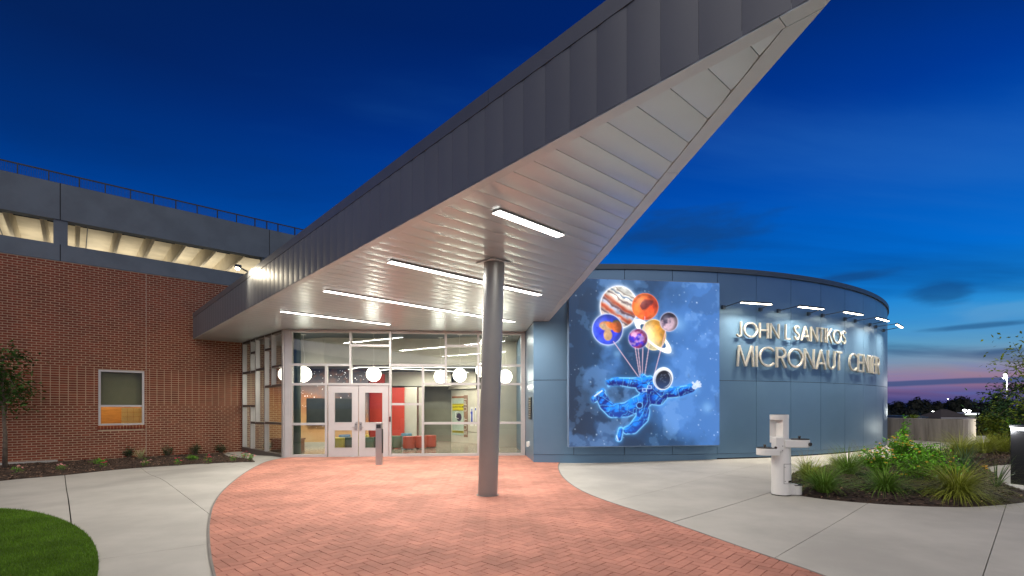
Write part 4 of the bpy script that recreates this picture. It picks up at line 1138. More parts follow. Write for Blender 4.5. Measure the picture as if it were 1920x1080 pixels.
    for (x, y) in ((497, 640), (470, 655)):
        b = np.maximum(np.abs(Xg - x) / 12, np.abs(Yg - y) / 9); put(S(1.1, .9, b) * .85, C(190, 215, 245) * np.ones_like(img)); put(S(.75, .6, b), C(30, 70, 170) * np.ones_like(img))
    # boots' pale soles and the pale open glove
    d, t = seg(206, 690, 246, 660); put(S(4, 1.5, d), C(225, 235, 250) * np.ones_like(img)); d, t = seg(322, 900, 330, 925); put(S(4, 1.5, d), C(190, 220, 250) * np.ones_like(img))
    for ax, ay, bx, by, r in ((742, 638, 752, 628, 13), (748, 622, 758, 606, 4.5), (754, 624, 769, 611, 4.5), (757, 630, 775, 622, 4.5), (757, 637, 775, 634, 4.3), (742, 628, 732, 614, 5)):
        d, t = seg(ax, ay, bx, by); put(S(r + 1, r - 1.2, d), C(226, 232, 242) * np.ones_like(img)); put(S(r - 1.2, r - 3, d) * .35, C(90, 130, 210) * np.ones_like(img))
    # helmet
    a = math.radians(14)
    def ell(cx, cy, rx, ry):
        X2 = (Xg - cx) * math.cos(a) + (Yg - cy) * math.sin(a); Y2 = -(Xg - cx) * math.sin(a) + (Yg - cy) * math.cos(a); return np.sqrt((X2 / rx) ** 2 + (Y2 / ry) ** 2), X2, Y2
    e1, X2, Y2 = ell(570, 594, 53, 62); put(np.exp(-np.clip(e1 - 1, 0, 9) * 8) * .35 * (e1 > 1), C(170, 210, 250) * np.ones_like(img))
    put(S(1.02, .98, e1), mixc(S(-60, 60, Y2), (225, 228, 235), (150, 165, 200)))
    put(S(.93, .97, e1) * S(1.02, .98, e1), C(250, 250, 255) * np.ones_like(img))
    e2, X3, Y3 = ell(573, 600, 45, 53); put(S(1.03, .97, e2), mixc(S(-50, 50, Y3 + X3 * .3), (14, 16, 30), (34, 60, 104)))
    put(S(1.03, .99, e2) * S(.93, .97, e2) * .8, C(235, 238, 245) * np.ones_like(img))
    e3, _, _ = ell(577, 600, 34, 42); put(S(1.05, 1.0, e3) * S(.93, .98, e3) * S(5, 25, X3), C(210, 220, 240) * np.ones_like(img))
    for _ in range(14):
        x = 555 + 30 * rs.rand(); y = 570 + 60 * rs.rand(); glow(x, y, 1.8, (180, 200, 230), .7)
    return np.clip(img, 0, 255) / 255.0
def picture_mesh():
    img = paint(); NY, NX, _ = img.shape; lin = np.where(img <= .04045, img / 12.92, ((img + .055) / 1.055) ** 2.4)
    ix, iy = np.meshgrid(np.arange(NX + 1), np.arange(NY + 1)); u = (ix / NX * MW).ravel(); z = (MZ1 - MZ0 - iy / NY * MH).ravel()
    o0 = ML - (ML + MR) / 2
    co = np.stack([o0.x + md.x * u, o0.y + md.y * u, z], 1)
    f = (np.arange(NY)[:, None] * (NX + 1) + np.arange(NX)[None]).ravel(); faces = np.stack([f, f + NX + 1, f + NX + 2, f + 1], 1)
    me = bpy.data.meshes.new('printed_picture'); me.vertices.add(len(co)); me.vertices.foreach_set('co', co.ravel())
    me.loops.add(len(faces) * 4); me.loops.foreach_set('vertex_index', faces.ravel().astype(np.int32)); me.polygons.add(len(faces))
    me.polygons.foreach_set('loop_start', np.arange(len(faces), dtype=np.int32) * 4); me.update(); me.validate()
    # per-vertex colour, averaged from neighbours
    P = np.pad(lin, ((1, 1), (1, 1), (0, 0)), mode='edge'); V = (P[:-1, :-1] + P[1:, :-1] + P[:-1, 1:] + P[1:, 1:]) / 4
    ca = me.color_attributes.new('print', 'FLOAT_COLOR', 'POINT'); ca.data.foreach_set('color', np.concatenate([V.reshape(-1, 3), np.ones((V.shape[0] * V.shape[1], 1))], 1).ravel())
    m, nt, b = new_mat('backlit_print'); a = nt.nodes.new('ShaderNodeAttribute'); a.attribute_name = 'print'
    b.inputs['Base Color'].default_value = (0.02, 0.02, 0.02, 1); b.inputs['Roughness'].default_value = 0.35
    nt.links.new(a.outputs['Color'], b.inputs['Emission Color']); b.inputs['Emission Strength'].default_value = 1.35
    me.materials.append(m); o = bpy.data.objects.new('printed_picture', me); col.objects.link(o); o.parent = bill
picture_mesh()
# ------------------------------------------------------------------ glazed entrance
gz_e = empty('glazed_entrance', ((C0.x + C1.x) / 2, (C0.y + C1.y) / 2, 0), 'aluminium framed glass entrance wall with double doors under the canopy', 'glass wall')
dF = (C1 - C0).normalized(); nF = Vector((dF.y, -dF.x)); LF = (C1 - C0).length
dS = (C0 - P0).normalized(); nS = Vector((dS.y, -dS.x)); LS = (C0 - P0).length
class Plane2:
    def __init__(s, p, d, n): s.p = p; s.d = d; s.n = n
    def s_of(s, px):
        m = Matrix(((s.d.x, -(px - 960)), (s.d.y, -F_PX))); r = m.inverted() @ (-s.p); return r[0], r[1] * F_PX
    def z_of(s, px, py): return zat(py, s.s_of(px)[1])
    def pt(s, a, z, o=0.0): return Vector((s.p.x + s.d.x * a + s.n.x * o, s.p.y + s.d.y * a + s.n.y * o, z))
    def box(s, mb, a0, a1, z0, z1, o0, o1, t=0.5):
        vs = [s.pt(a, z, o) for z in (z0, z1) for o in (o0, o1) for a in (a0, a1)]
        return mb.add(vs, [(0, 2, 3, 1), (4, 5, 7, 6), (0, 1, 5, 4), (2, 6, 7, 3), (0, 4, 6, 2), (1, 3, 7, 5)], t)
FP = Plane2(C0, dF, nF); SP = Plane2(P0, dS, nS)
mwid = 0.032; ZTOP = ZS - 0.014
def vmull(pl, px, y_top, y_bot, mat, w=mwid, ref=None, d0=-0.09, d1=0.05, name='mullion'):
    a = pl.s_of(px)[0]; zt = ZTOP if y_top is None else pl.z_of(px, y_top); zb = 0.0 if y_bot is None else pl.z_of(px, y_bot)
    m2 = MB(); pl.box(m2, a - w, a + w, zb, zt, d0, d1); m2.build(name, mat, gz_e)
def hmull(pl, px0, px1, py, mat, w=mwid, d0=-0.086, d1=0.044, pref=None, name='transom'):
    a0 = pl.s_of(px0)[0] + mwid; a1 = pl.s_of(px1)[0] - mwid; z = pl.z_of(pref or (px0 + px1) / 2, py)
    m2 = MB(); pl.box(m2, a0, a1, z - w, z + w, d0, d1); m2.build(name, mat, gz_e)
# front: verticals
for px, yt, yb in ((546, None, None), (612, 684, None), (657.5, None, 720), (732, None, None), (793, 685, None), (835.8, None, 720), (896.8, None, None), (982.5, None, None)):
    vmull(FP, px, yt, yb, m_alum)
m2 = MB(); FP.box(m2, 0.02, FP.s_of(546)[0] - mwid - 0.002, -0.02, ZTOP, -0.09, 0.06); m2.build('corner_post', m_alum, gz_e)
m2 = MB(); FP.box(m2, FP.s_of(982.5)[0] + mwid + 0.002, LF - 0.135, 0, ZTOP, -0.09, 0.03); m2.build('jamb', m_alum, gz_e)
for a, b, py in ((546, 657.5, 684), (612, 732, 720.5), (546, 612, 720.5), (546, 612, 795), (657.5, 732, 648), (732, 835.8, 684.8), (793, 896.8, 720), (835.8, 896.8, 648.8), (896.8, 982.5, 685.4), (896.8, 982.5, 720), (896.8, 982.5, 792.8), (793, 896.8, 793.5), (732, 793, 757.8)):
    hmull(FP, a, b, py, m_alum, w=0.034)
# heads and sills in runs between full-height mullions
for a, b in ((546, 657.5), (657.5, 732), (732, 835.8), (835.8, 896.8), (896.8, 982.5)):
    a0 = FP.s_of(a)[0] + mwid; a1 = FP.s_of(b)[0] - mwid
    m2 = MB(); FP.box(m2, a0, a1, ZTOP - 0.075, ZTOP, -0.086, 0.044); m2.build('head', m_alum, gz_e)
for a, b in ((546, 612), (732, 793), (793, 896.8), (896.8, 982.5)):
    a0 = FP.s_of(a)[0] + mwid; a1 = FP.s_of(b)[0] - mwid
    m2 = MB(); FP.box(m2, a0, a1, 0.0, 0.085, -0.086, 0.046); m2.build('sill', m_alum, gz_e)
# panes on the front (px0, px1, ytop, ybot)
def pane(pl, px0, px1, yt, yb, mat):
    a0 = pl.s_of(px0)[0] + mwid * .6; a1 = pl.s_of(px1)[0] - mwid * .6; mid = (px0 + px1) / 2
    zt = ZTOP - 0.05 if yt is None else pl.z_of(mid, yt); zb = 0.06 if yb is None else pl.z_of(mid, yb)
    m2 = MB(); m2.add([pl.pt(a0, zb, -0.03), pl.pt(a1, zb, -0.03), pl.pt(a1, zt, -0.03), pl.pt(a0, zt, -0.03)], [(0, 1, 2, 3)]); m2.build('pane', mat, gz_e)
for a in ((546, 657.5, None, 684), (657.5, 732, None, 648), (657.5, 732, 648, 720), (546, 612, 684, 720), (612, 657.5, 684, 720), (546, 612, 720, 795), (546, 612, 795, None),
          (732, 835.8, None, 685), (835.8, 896.8, None, 648.8), (835.8, 896.8, 648.8, 720), (793, 835.8, 685, 720), (732, 793, 685, 757.8), (732, 793, 757.8, None), (793, 896.8, 720, 793.5), (793, 896.8, 793.5, None),
          (896.8, 982.5, None, 685.4), (896.8, 982.5, 685.4, 720), (896.8, 982.5, 720, 792.8), (896.8, 982.5, 792.8, None)):
    pane(FP, *a, m_glass)
# side wall, dark bronze transoms and silver-edged mullions
sy = lambda zx, zy: (440 + zx / 4, 600 + zy / 4)
def SV(zx, y0, y1):
    px = 440 + zx / 4; a = SP.s_of(px)[0]; zt = ZTOP if y0 is None else SP.z_of(px, 600 + y0 / 4); zb = -0.06 if y1 is None else SP.z_of(px, 600 + y1 / 4)
    m2 = MB(); SP.box(m2, a - 0.03, a + 0.03, zb, zt, -0.08, 0.04); m2.build('mullion', m_alum, gz_e)
def SH(x0, x1, y, xr=None):
    xr = xr or x0; px = 440 + xr / 4; z = SP.z_of(px, 600 + y / 4); a0 = SP.s_of(440 + x0 / 4)[0] + 0.031; a1 = SP.s_of(440 + x1 / 4)[0] - 0.031
    m2 = MB(); SP.box(m2, a0, a1, z - 0.035, z + 0.035, -0.078, 0.036); m2.build('transom', m_alumd, gz_e)
SV(68, None, None); SV(128, None, 398); SV(128, 646, None); SV(165, None, 770); SV(234, None, None); SV(285, None, 495)
SH(128, 165, 250); SH(68, 165, 400, 68); SH(165, 234, 376, 165); SH(68, 165, 645, 100); SH(128, 234, 772, 180); SH(234, 362, 775, 300); SH(234, 285, 222, 255); SH(234, 362, 494, 300); SH(285, 362, 348, 320)
m2 = MB(); SP.box(m2, 0.0, LS - 0.03, -0.16, 0.075, -0.09, 0.05); m2.build('sill', m_alumd, gz_e)
m2 = MB(); SP.box(m2, 0.0, LS - 0.03, ZTOP - 0.06, ZTOP, -0.078, 0.037); m2.build('head', m_alumd, gz_e)
m2 = MB(); SP.box(m2, LS - 0.10, LS + 0.012, -0.02, ZTOP, -0.10, 0.055); m2.build('corner_post', m_alum, gz_e)
def SPn(x0, x1, y0, y1):
    a0 = SP.s_of(440 + x0 / 4)[0]; a1 = SP.s_of(440 + x1 / 4)[0]; mid = 440 + (x0 + x1) / 8
    zt = ZTOP - .03 if y0 is None else SP.z_of(mid, 600 + y0 / 4); zb = 0.03 if y1 is None else SP.z_of(mid, 600 + y1 / 4)
    m2 = MB(); m2.add([SP.pt(a0, zb, -0.03), SP.pt(a1, zb, -0.03), SP.pt(a1, zt, -0.03), SP.pt(a0, zt, -0.03)], [(0, 1, 2, 3)]); m2.build('pane', m_glass_side, gz_e)
for q in ((68, 128, None, 400), (128, 165, None, 250), (128, 165, 250, 395), (165, 234, None, 376), (234, 285, None, 222), (285, 362, None, 348), (234, 285, 222, 494), (285, 362, 348, 494), (68, 165, 398, 645), (165, 234, 376, 772),
          (68, 128, 646, None), (128, 165, 645, 772), (128, 234, 772, None), (234, 362, 494, 775), (234, 362, 775, None)): SPn(*q)
# concrete curb beneath the side glass
m2 = MB(); SP.box(m2, 0.0, LS - 0.2, -0.3, -0.10, -0.4, 0.55); tag(m2.build('kerb_slab', m_concrete), kind='structure')

# doors
def door(px0, px1, hinge_left, label=None):
    a0 = FP.s_of(px0)[0]; a1 = FP.s_of(px1)[0]; mid = (px0 + px1) / 2; zt = FP.z_of(mid, 722.5); zb = 0.012
    e = empty('door', (0, 0, 0)); e.parent = gz_e; W = FP.pt((a0 + a1) / 2, 0); e.location = W - gz_e.location
    if label: e['label'] = label
    def P(b, name, mat, bevel=0): return build_in(b, name, mat, e, W, bevel=bevel)
    st = 0.16; g0 = a0 + st; g1 = a1 - st
    zu0 = FP.z_of(mid, 793); zu1 = FP.z_of(mid, 735); zl0 = FP.z_of(mid, 840.8); zl1 = FP.z_of(mid, 805.5)
    b = MB(); FP.box(b, a0, g0, zb, zt, -0.03, 0.02); FP.box(b, g1, a1, zb, zt, -0.03, 0.02)
    FP.box(b, g0, g1, zu1, zt, -0.029, 0.019); FP.box(b, g0, g1, zl1, zu0, -0.029, 0.019); FP.box(b, g0, g1, zb, zl0, -0.029, 0.019)
    P(b, 'leaf_frame', m_door)
    for z0, z1 in ((zu0, zu1), (zl0, zl1)):
        b = MB(); FP.box(b, g0, g0 + .022, z0, z1, -0.02, 0.028); FP.box(b, g1 - .022, g1, z0, z1, -0.02, 0.028); FP.box(b, g0 + .022, g1 - .022, z0, z0 + .022, -0.02, 0.028); FP.box(b, g0 + .022, g1 - .022, z1 - .022, z1, -0.02, 0.028)
        P(b, 'glazing_bead', m_alum)
        b = MB(); b.add([FP.pt(g0, z0, 0), FP.pt(g1, z0, 0), FP.pt(g1, z1, 0), FP.pt(g0, z1, 0)], [(0, 1, 2, 3)]); P(b, 'pane', m_glass)
    sg = 1 if hinge_left else -1; hx = (a1 - 0.055) if hinge_left else (a0 + 0.055)
    b = MB(); FP.box(b, hx - .032, hx + .032, FP.z_of(mid, 806.5), FP.z_of(mid, 791), 0.02, 0.045); P(b, 'lock_plate', m_steel, 0.006)
    zh = FP.z_of(mid, 801)
    b = MB(); b.tube([FP.pt(hx, zh, .04), FP.pt(hx, zh, .09), FP.pt(hx - sg * 0.11, zh, .095)], 0.011, 8); P(b, 'lever_handle', m_steel)
    b = MB(); b.tube([FP.pt(hx, zh + .08, .045), FP.pt(hx, zh + .08, .055)], 0.013, 10); P(b, 'lock_cylinder', m_chrome)
door(616.2, 671.8, True); door(673.2, 728.6, False)
a0 = FP.s_of(612)[0] + mwid; a1 = FP.s_of(732)[0] - mwid
m2 = MB(); FP.box(m2, a0, a1, 0.001, 0.010, -0.12, 0.10); m2.build('threshold', m_alum, gz_e)
ax = FP.s_of(731.8)[0]
m2 = MB(); FP.box(m2, ax - .022, ax + .022, FP.z_of(732, 790.5), FP.z_of(732, 781), 0.052, 0.075); o = m2.build('card_reader', m_black, None, bevel=.004); tag(o, 'small black card reader on the mullion right of the doors', 'card reader')

# ------------------------------------------------------------------ lobby interior
m_lfloor = M('polished_concrete', (0.30, 0.27, 0.215), 0.18, var=0.15, scale=1.2)
m_lwall = M('lobby_plaster', (0.50, 0.48, 0.41), 0.6, var=0.06, scale=1.5)
m_ldark = M('lobby_grey_green', (0.20, 0.20, 0.155), 0.6, var=0.10, scale=1.5)
m_lceil = M('ceiling_grey', (0.13, 0.135, 0.125), 0.7, var=0.05)
m_red = M('red_panel', (0.52, 0.045, 0.025), 0.5, var=0.06, scale=3)
lob = empty('lobby_interior', (-3.5, 18, 0), kind='structure')
def lpoly(name, poly, z0, z1, mat): m2 = MB(); q = [tuple(p) for p in poly]; q = q if area(q) > 0 else q[::-1]; m2.prism(q, z0, z1, bottom=True); return m2.build(name, mat, lob)
fi0 = FP.pt(0.05, 0, -0.09); fi1 = FP.pt(LF - 0.0, 0, -0.09); si0 = SP.pt(0.0, 0, -0.09)
fl_poly = [(fi0.x, fi0.y), (fi1.x, fi1.y), (0.35, 18.9), (0.35, 23.5), (-9.9, 23.5), (-9.9, 18.9), (si0.x - .1, si0.y + .3), (si0.x, si0.y)]
lpoly('floor', fl_poly, -0.1, 0.003, m_lfloor)
# upper ceiling in tiles of grey board
nt_ = 0
for i in range(9):
    for j in range(5):
        x0 = -9.6 + i * 1.2; y0 = 14.2 + j * 1.0
        q = clip_half([(x0 + .008, y0 + .008), (x0 + 1.192, y0 + .008), (x0 + 1.192, y0 + .992), (x0 + .008, y0 + .992)], (fi0.x, fi0.y), tuple(-nF))
        if len(q) > 2: q = clip_half(q, (si0.x, si0.y), tuple(-nS))
        if len(q) > 2: q = clip_half(q, (C1.x - .05, C1.y), (-1, -.05))
        if len(q) > 2 and abs(area(q)) > .01: lpoly('ceiling_panel', q, 3.93, 3.96, m_lceil)
lpoly('ceiling_slab', [(-10.3, 13.9), (0.2, 13.9), (0.2, 24), (-10.3, 24)] if False else fl_poly, 3.965, 4.05, m_dark)
def wall_run(pts, z0, z1, mat, name, th_=0.08):
    for a, b in zip(pts[:-1], pts[1:]):
        a = Vector(a); b = Vector(b); d = (b - a).normalized(); n_ = Vector((-d.y, d.x))
        if n_.y < 0: n_ = -n_
        lpoly(name, [a, b, b + n_ * th_, a + n_ * th_], z0, z1, mat)
X = lambda px, D: ((px - 960) / F_PX * D, D)
# bulkhead with a fold, upper part only
wall_run([X(470, 18.4), X(607, 16.85)], 2.95, 3.93, m_lwall, 'bulkhead'); wall_run([X(607, 16.85), X(900, 17.3), X(936, 18.3)], 2.95, 3.93, m_lwall, 'bulkhead')
wall_run([X(936, 18.3), (0.3, 18.6)], 0.0, 3.93, m_lwall, 'side_wall')
lpoly('low_ceiling', [X(470, 18.5), X(607, 16.95), X(900, 17.4), X(936, 18.4), (0.3, 18.7), (0.3, 23.4), (-10, 23.4), (-10, 18.5)], 2.95, 3.02, m_lceil)
# cosmic mural wall behind the television
def cosmic_mat():
    m, nt, b = new_mat('cosmic_print'); geo = nt.nodes.new('ShaderNodeNewGeometry'); sp_ = nt.nodes.new('ShaderNodeSeparateXYZ'); nt.links.new(geo.outputs['Position'], sp_.inputs[0])
    nz = nt.nodes.new('ShaderNodeTexNoise'); nz.inputs['Scale'].default_value = 0.9; nz.inputs['Detail'].default_value = 5; nt.links.new(geo.outputs['Position'], nz.inputs['Vector'])
    n2 = nt.nodes.new('ShaderNodeTexNoise'); n2.inputs['Scale'].default_value = 3; n2.inputs['Detail'].default_value = 6; n2.inputs['Distortion'].default_value = 1.2; nt.links.new(geo.outputs['Position'], n2.inputs['Vector'])
    t = math_node(nt, 'ADD', math_node(nt, 'MULTIPLY', sp_.outputs[2], 0.36), math_node(nt, 'ADD', math_node(nt, 'MULTIPLY', math_node(nt, 'SUBTRACT', nz.outputs[0], .5), 0.9), math_node(nt, 'MULTIPLY', math_node(nt, 'ADD', sp_.outputs[0], 7.6), 0.10)))
    c = ramp_node(nt, t, [(0.0, (0.62, 0.40, 0.20, 1)), (0.35, (0.60, 0.33, 0.14, 1)), (0.55, (0.40, 0.16, 0.07, 1)), (0.72, (0.19, 0.13, 0.12, 1)), (0.95, (0.045, 0.04, 0.05, 1))])
    c = mix_node(nt, math_node(nt, 'MULTIPLY', smooth_node(nt, n2.outputs[0], .5, .7), .35), c, (0.32, 0.12, 0.05, 1))
    nt.links.new(c, b.inputs['Base Color']); b.inputs['Roughness'].default_value = 0.6; return m
m_cos = cosmic_mat()
TW0 = Vector(X(440, 18.9)); TW1 = Vector(X(690, 18.75))
wall_run([X(430, 19.0), X(496, 18.88)], 0.0, 2.95, m_lwall, 'pale_wall'); wall_run([X(496, 18.88), X(690, 18.75)], 0.0, 2.95, m_cos, 'cosmic_wall')
TP = Plane2(Vector(X(496, 18.88)), (Vector(X(690, 18.75)) - Vector(X(496, 18.88))).normalized(), None); TP.n = Vector((TP.d.y, -TP.d.x))
m_star = EM('glowing_star_print', (0.95, 0.92, 1.0), 1.2); rs_ = random.Random(8)  # stars of the wall print, given a glow of their own
b = MB()
for k in range(120):
    a = rs_.uniform(0.9, 3.9); zz = rs_.uniform(1.5, 2.9) if k < 95 else rs_.uniform(0.7, 1.1)
    if k > 60: a = rs_.uniform(2.0, 3.9)
    r = rs_.choice([.008, .01, .012, .02]); p = TP.pt(a, zz, 0.003 + 0.0005 * (k % 4)); u = Vector((TP.d.x, TP.d.y, 0)) * r; w = Vector((0, 0, r))
    b.add([p + u * math.cos(t_) + w * math.sin(t_) for t_ in [i * math.pi / 4 for i in range(8)]], [tuple(range(8))])
b.build('printed_star', m_star, lob)['kind'] = 'stuff'
m2 = MB(); TP.box(m2, 0, 3.95, 0.003, 0.16, 0.002, 0.03); m2.build('skirting', m_lwall, lob)
# television
tv = empty('television', TP.pt(TP.s_of(618)[0], 0.80, 0.0), 'large dark wall mounted screen seen through the glass left of the doors', 'television')
m2 = MB(); ta = TP.s_of(576.5)[0]; tb = TP.s_of(661.5)[0]; z0 = 0.80; z1 = 1.83
TP.box(m2, ta, tb, z0, z1, 0.03, 0.09); m2.build('body', m_black, tv, bevel=.006)
m2 = MB(); TP.box(m2, ta + .035, tb - .035, z0 + .035, z1 - .035, 0.091, 0.093); m2.build('screen', M('screen_grey', (0.028, 0.034, 0.034), 0.25), tv)
# red wall and the bays beside it
wall_run([X(689, 19.6), X(721, 19.6)], 0.0, 2.80, m_red, 'red_panel'); wall_run([X(722, 19.8), X(757.5, 19.8)], 0.0, 2.28, m_red, 'red_panel')
wall_run([X(684, 19.0), X(689, 19.55)], 0.0, 2.95, M('cosmic_return', (0.03, 0.03, 0.05), .5), 'dark_return')
wall_run([X(758, 19.9), X(781, 19.9)], 0.0, 2.3, m_lwall, 'grey_panel'); wall_run([X(781, 20.0), X(784.5, 20.0)], 0.0, 2.3, M('brown_strip', (0.12, 0.06, 0.045), .6), 'brown_strip')
wall_run([X(784.5, 20.2), X(795, 20.2)], 0.0, 2.3, m_lwall, 'grey_panel'); wall_run([X(795, 21.6), X(848, 21.6)], 0.0, 2.5, m_ldark, 'dark_panel')
wall_run([X(700, 20.4), X(846, 20.4)], 2.36, 2.95, m_lwall, 'downstand')
wall_run([(-10, 23.0), (0.4, 23.0)], 0.0, 2.95, m_ldark, 'back_wall')
wall_run([(-9.9, 18.9), (-9.9, 23.3)], 0, 2.95, m_lwall, 'far_wall')
lpoly('left_wall', [(-9.9, 18.8), (-9.78, 18.8), (-9.66, 17.75), (-9.9, 17.75)], 0, 3.93, m_lwall)
# capsule wall, airlock door, letters, posters
CA = Vector(X(846, 21.3)); CBp = Vector(X(878, 20.55)); CCp = Vector(X(897, 19.9)); CDp = Vector(X(936, 18.6))
m_cap = M('capsule_white', (0.56, 0.53, 0.44), 0.5, var=0.05)
wall_run([CA, CBp, CCp, CDp], 0.003, 0.45, m_cap, 'capsule_base', 0.10); wall_run([CA, CBp, CCp, CDp], 0.47, 2.22, m_cap, 'capsule_wall', 0.07)
dirs = (CBp - CA).normalized(); K1 = Plane2(CA, dirs, Vector((dirs.y, -dirs.x)))
d2_ = (CCp - CBp).normalized(); K2 = Plane2(CBp, d2_, Vector((d2_.y, -d2_.x)))
for q0, q1 in (((846, 743), (878, 740)), ((878, 740), (897, 741))):
    pass
hood = MB(); A_ = K1.pt(-0.1, 2.25, .12); B_ = K1.pt(K1.s_of(877)[0], 2.25, .12); C_ = K2.pt(K2.s_of(897)[0], 2.25, .12)
up = lambda p, dx: Vector((p.x + dx, p.y, 2.93))
hood.add([A_, B_, C_, up(A_, .38), up(B_, 0), up(C_, 0)], [(0, 1, 4, 3), (1, 2, 5, 4)]); hood.build('capsule_hood', m_cap, lob)
def kb(pl, px0, px1, y0, y1, mat, name, o0=0.004, o1=0.012, par=lob):
    mid = (px0 + px1) / 2; m2 = MB(); pl.box(m2, pl.s_of(px0)[0], pl.s_of(px1)[0], pl.z_of(mid, y1), pl.z_of(mid, y0), o0, o1); return m2.build(name, mat, par)
m_yel = M('sign_yellow', (0.62, 0.52, 0.02), 0.5, var=0.02); m_blk = M('print_black', (0.01, 0.01, 0.01), 0.6)
kb(K1, 848.5, 870, 744, 816, M('airlock_glass', (0.42, 0.50, 0.42), 0.2), 'airlock_leaf', .004, .02)
kb(K1, 848.5, 870, 743, 746.5, M('rust_trim', (0.28, 0.11, 0.05), .6), 'airlock_head', .02, .03)
kb(K1, 849, 869.8, 757, 770, m_yel, 'warning_sign', .022, .026)
kb(K1, 849, 869.8, 807.5, 811.5, m_yel, 'hazard_strip', .022, .026)
def hazard(pl, px0, px1, y0, y1, n_, o_):
    a0 = pl.s_of(px0)[0]; a1 = pl.s_of(px1)[0]; mid = (px0 + px1) / 2; z0 = pl.z_of(mid, y1); z1 = pl.z_of(mid, y0); b = MB()
    for k in range(n_):
        s0 = a0 + (a1 - a0) * k / n_; w = (a1 - a0) / n_ * .5
        b.add([pl.pt(s0, z0, o_), pl.pt(s0 + w, z0, o_), pl.pt(s0 + w * 1.8, z1, o_), pl.pt(s0 + w * .8, z1, o_)], [(0, 1, 2, 3)])
    b.build('hazard_stripes', m_blk, lob)
hazard(K1, 849.5, 869, 757.2, 758.9, 9, .028); hazard(K1, 849.5, 869, 768.2, 769.9, 9, .028); hazard(K1, 849.5, 869, 807.7, 811.3, 10, .028)
# circle window, handle
m2 = MB(); cc0 = K1.pt(K1.s_of(861.5)[0], K1.z_of(861, 782), .026); b = MB(); uu = Vector((K1.d.x, K1.d.y, 0))
b.add([cc0 + uu * .17 * math.cos(t_) + Vector((0, 0, .17 * math.sin(t_))) for t_ in [i * math.pi / 10 for i in range(20)]], [tuple(range(20))]); b.build('porthole', M('porthole_violet', (0.05, 0.035, 0.07), .3), lob)
hp = [K1.pt(K1.s_of(861)[0], K1.z_of(861, 771.5), .03), K1.pt(K1.s_of(857)[0], K1.z_of(857, 773), .08), K1.pt(K1.s_of(857)[0], K1.z_of(857, 783), .08), K1.pt(K1.s_of(861)[0], K1.z_of(861, 785), .03)]
b = MB(); b.tube(hp, .016, 8); b.build('pull_handle', m_white, lob)
kb(K1, 870.3, 877.6, 741, 819.5, M('panel_brown', (0.25, 0.15, 0.10), .6), 'letter_panel', .012, .022)
# SUIT UP! turned upright, reading upwards
e_su = lob; zc = K1.z_of(874, 815); tot_h = K1.z_of(874, 748) - zc
txt = 'SUIT UP!'; wsum = sum((GL[c][0] if c != ' ' else .45) for c in txt) + .22 * (len(txt) - 1); Hh_ = 0.155
kx = tot_h / wsum / Hh_; xx = 0
for c in txt:
    if c == ' ': xx += .45 + .22; continue
    w = GL[c][0]; lm = letter_mb(c, Hh_, 0.02, xs=1.0)
    # rotate 90 degrees: letter x -> up, letter y -> left
    zpos = zc + (xx + w / 2) * Hh_ * kx; a_mid = K1.s_of(874)[0]; b = MB(); vs = []
    for (x_, y_, z_) in lm.v: p = K1.pt(a_mid + (Hh_ / 2 - z_) * 1.0, zpos + x_ * kx, .024 - y_); vs.append(p)
    b.add(vs, lm.f); b.build('small_letter', m_cap, lob); xx += w + .22
# LAUNCH ROOM on the yellow sign
tc_ = bpy.data.curves.new('t', 'FONT'); tc_.body = 'LAUNCH ROOM'; tc_.size = 0.105; tc_.align_x = 'CENTER'; tc_.align_y = 'CENTER'; tc_.offset = 0.0015
to = bpy.data.objects.new('t', tc_); col.objects.link(to); bpy.context.view_layer.update()
me = bpy.data.meshes.new_from_object(to); bpy.data.objects.remove(to)
pc = K1.pt(K1.s_of(859.6)[0], K1.z_of(859.6, 763), .0285); b = MB()
b.add([pc + uu * (v_.co.x * .9) + Vector((0, 0, v_.co.y)) for v_ in me.vertices], [tuple(p.vertices) for p in me.polygons]); b.build('sign_text', m_blk, lob)
# posters
kb(K2, 882.2, 888.2, 763, 799, M('poster_white', (0.75, 0.74, 0.70), .5), 'poster', .004, .01)
m_pb = M('print_blue', (0.02, 0.06, 0.45), .5)
kb(K2, 883.8, 886.6, 771, 792, m_pb, 'poster_figure', .012, .015); kb(K2, 884.4, 886.0, 766.5, 770.4, m_pb, 'poster_figure', .012, .015); kb(K2, 883.0, 884.0, 772, 776, m_pb, 'poster_figure', .016, .018)
kb(K2, 891.2, 893.4, 763, 799, bpy.data.materials['poster_white'], 'poster', .004, .01); kb(K2, 891.3, 893, 765, 769.5, m_pb, 'poster_figure', .012, .015)
# hall column and bench
hc = MB(); cpos = X(557.3, 15.75); hc.tube([(cpos[0], cpos[1], 0), (cpos[0], cpos[1], 3.93)], 0.112, 24, cap=False); o = hc.build('round_column', M('green_grey_paint', (0.055, 0.085, 0.062), 0.35, var=.05), smooth=True, loc=(cpos[0], cpos[1], 0)); tag(o, 'slim dark green round column behind the glass left of the doors', 'column')
bn = empty('wood_bench', (*X(540, 16.5), 0), 'low reddish brown wooden bench at the foot of the green column', 'bench'); bp_ = bn.location
m_bw = M('bench_wood', (0.17, 0.07, 0.03), .45, var=.2, scale=4)
m2 = MB(); m2.box((bp_.x, bp_.y, .43), (1.0, .45, .05)); m2.build('seat', m_bw, bn, bevel=.004)
m2 = MB(); m2.box((bp_.x, bp_.y, .205), (.94, .40, .40)); m2.build('base', m_bw, bn)
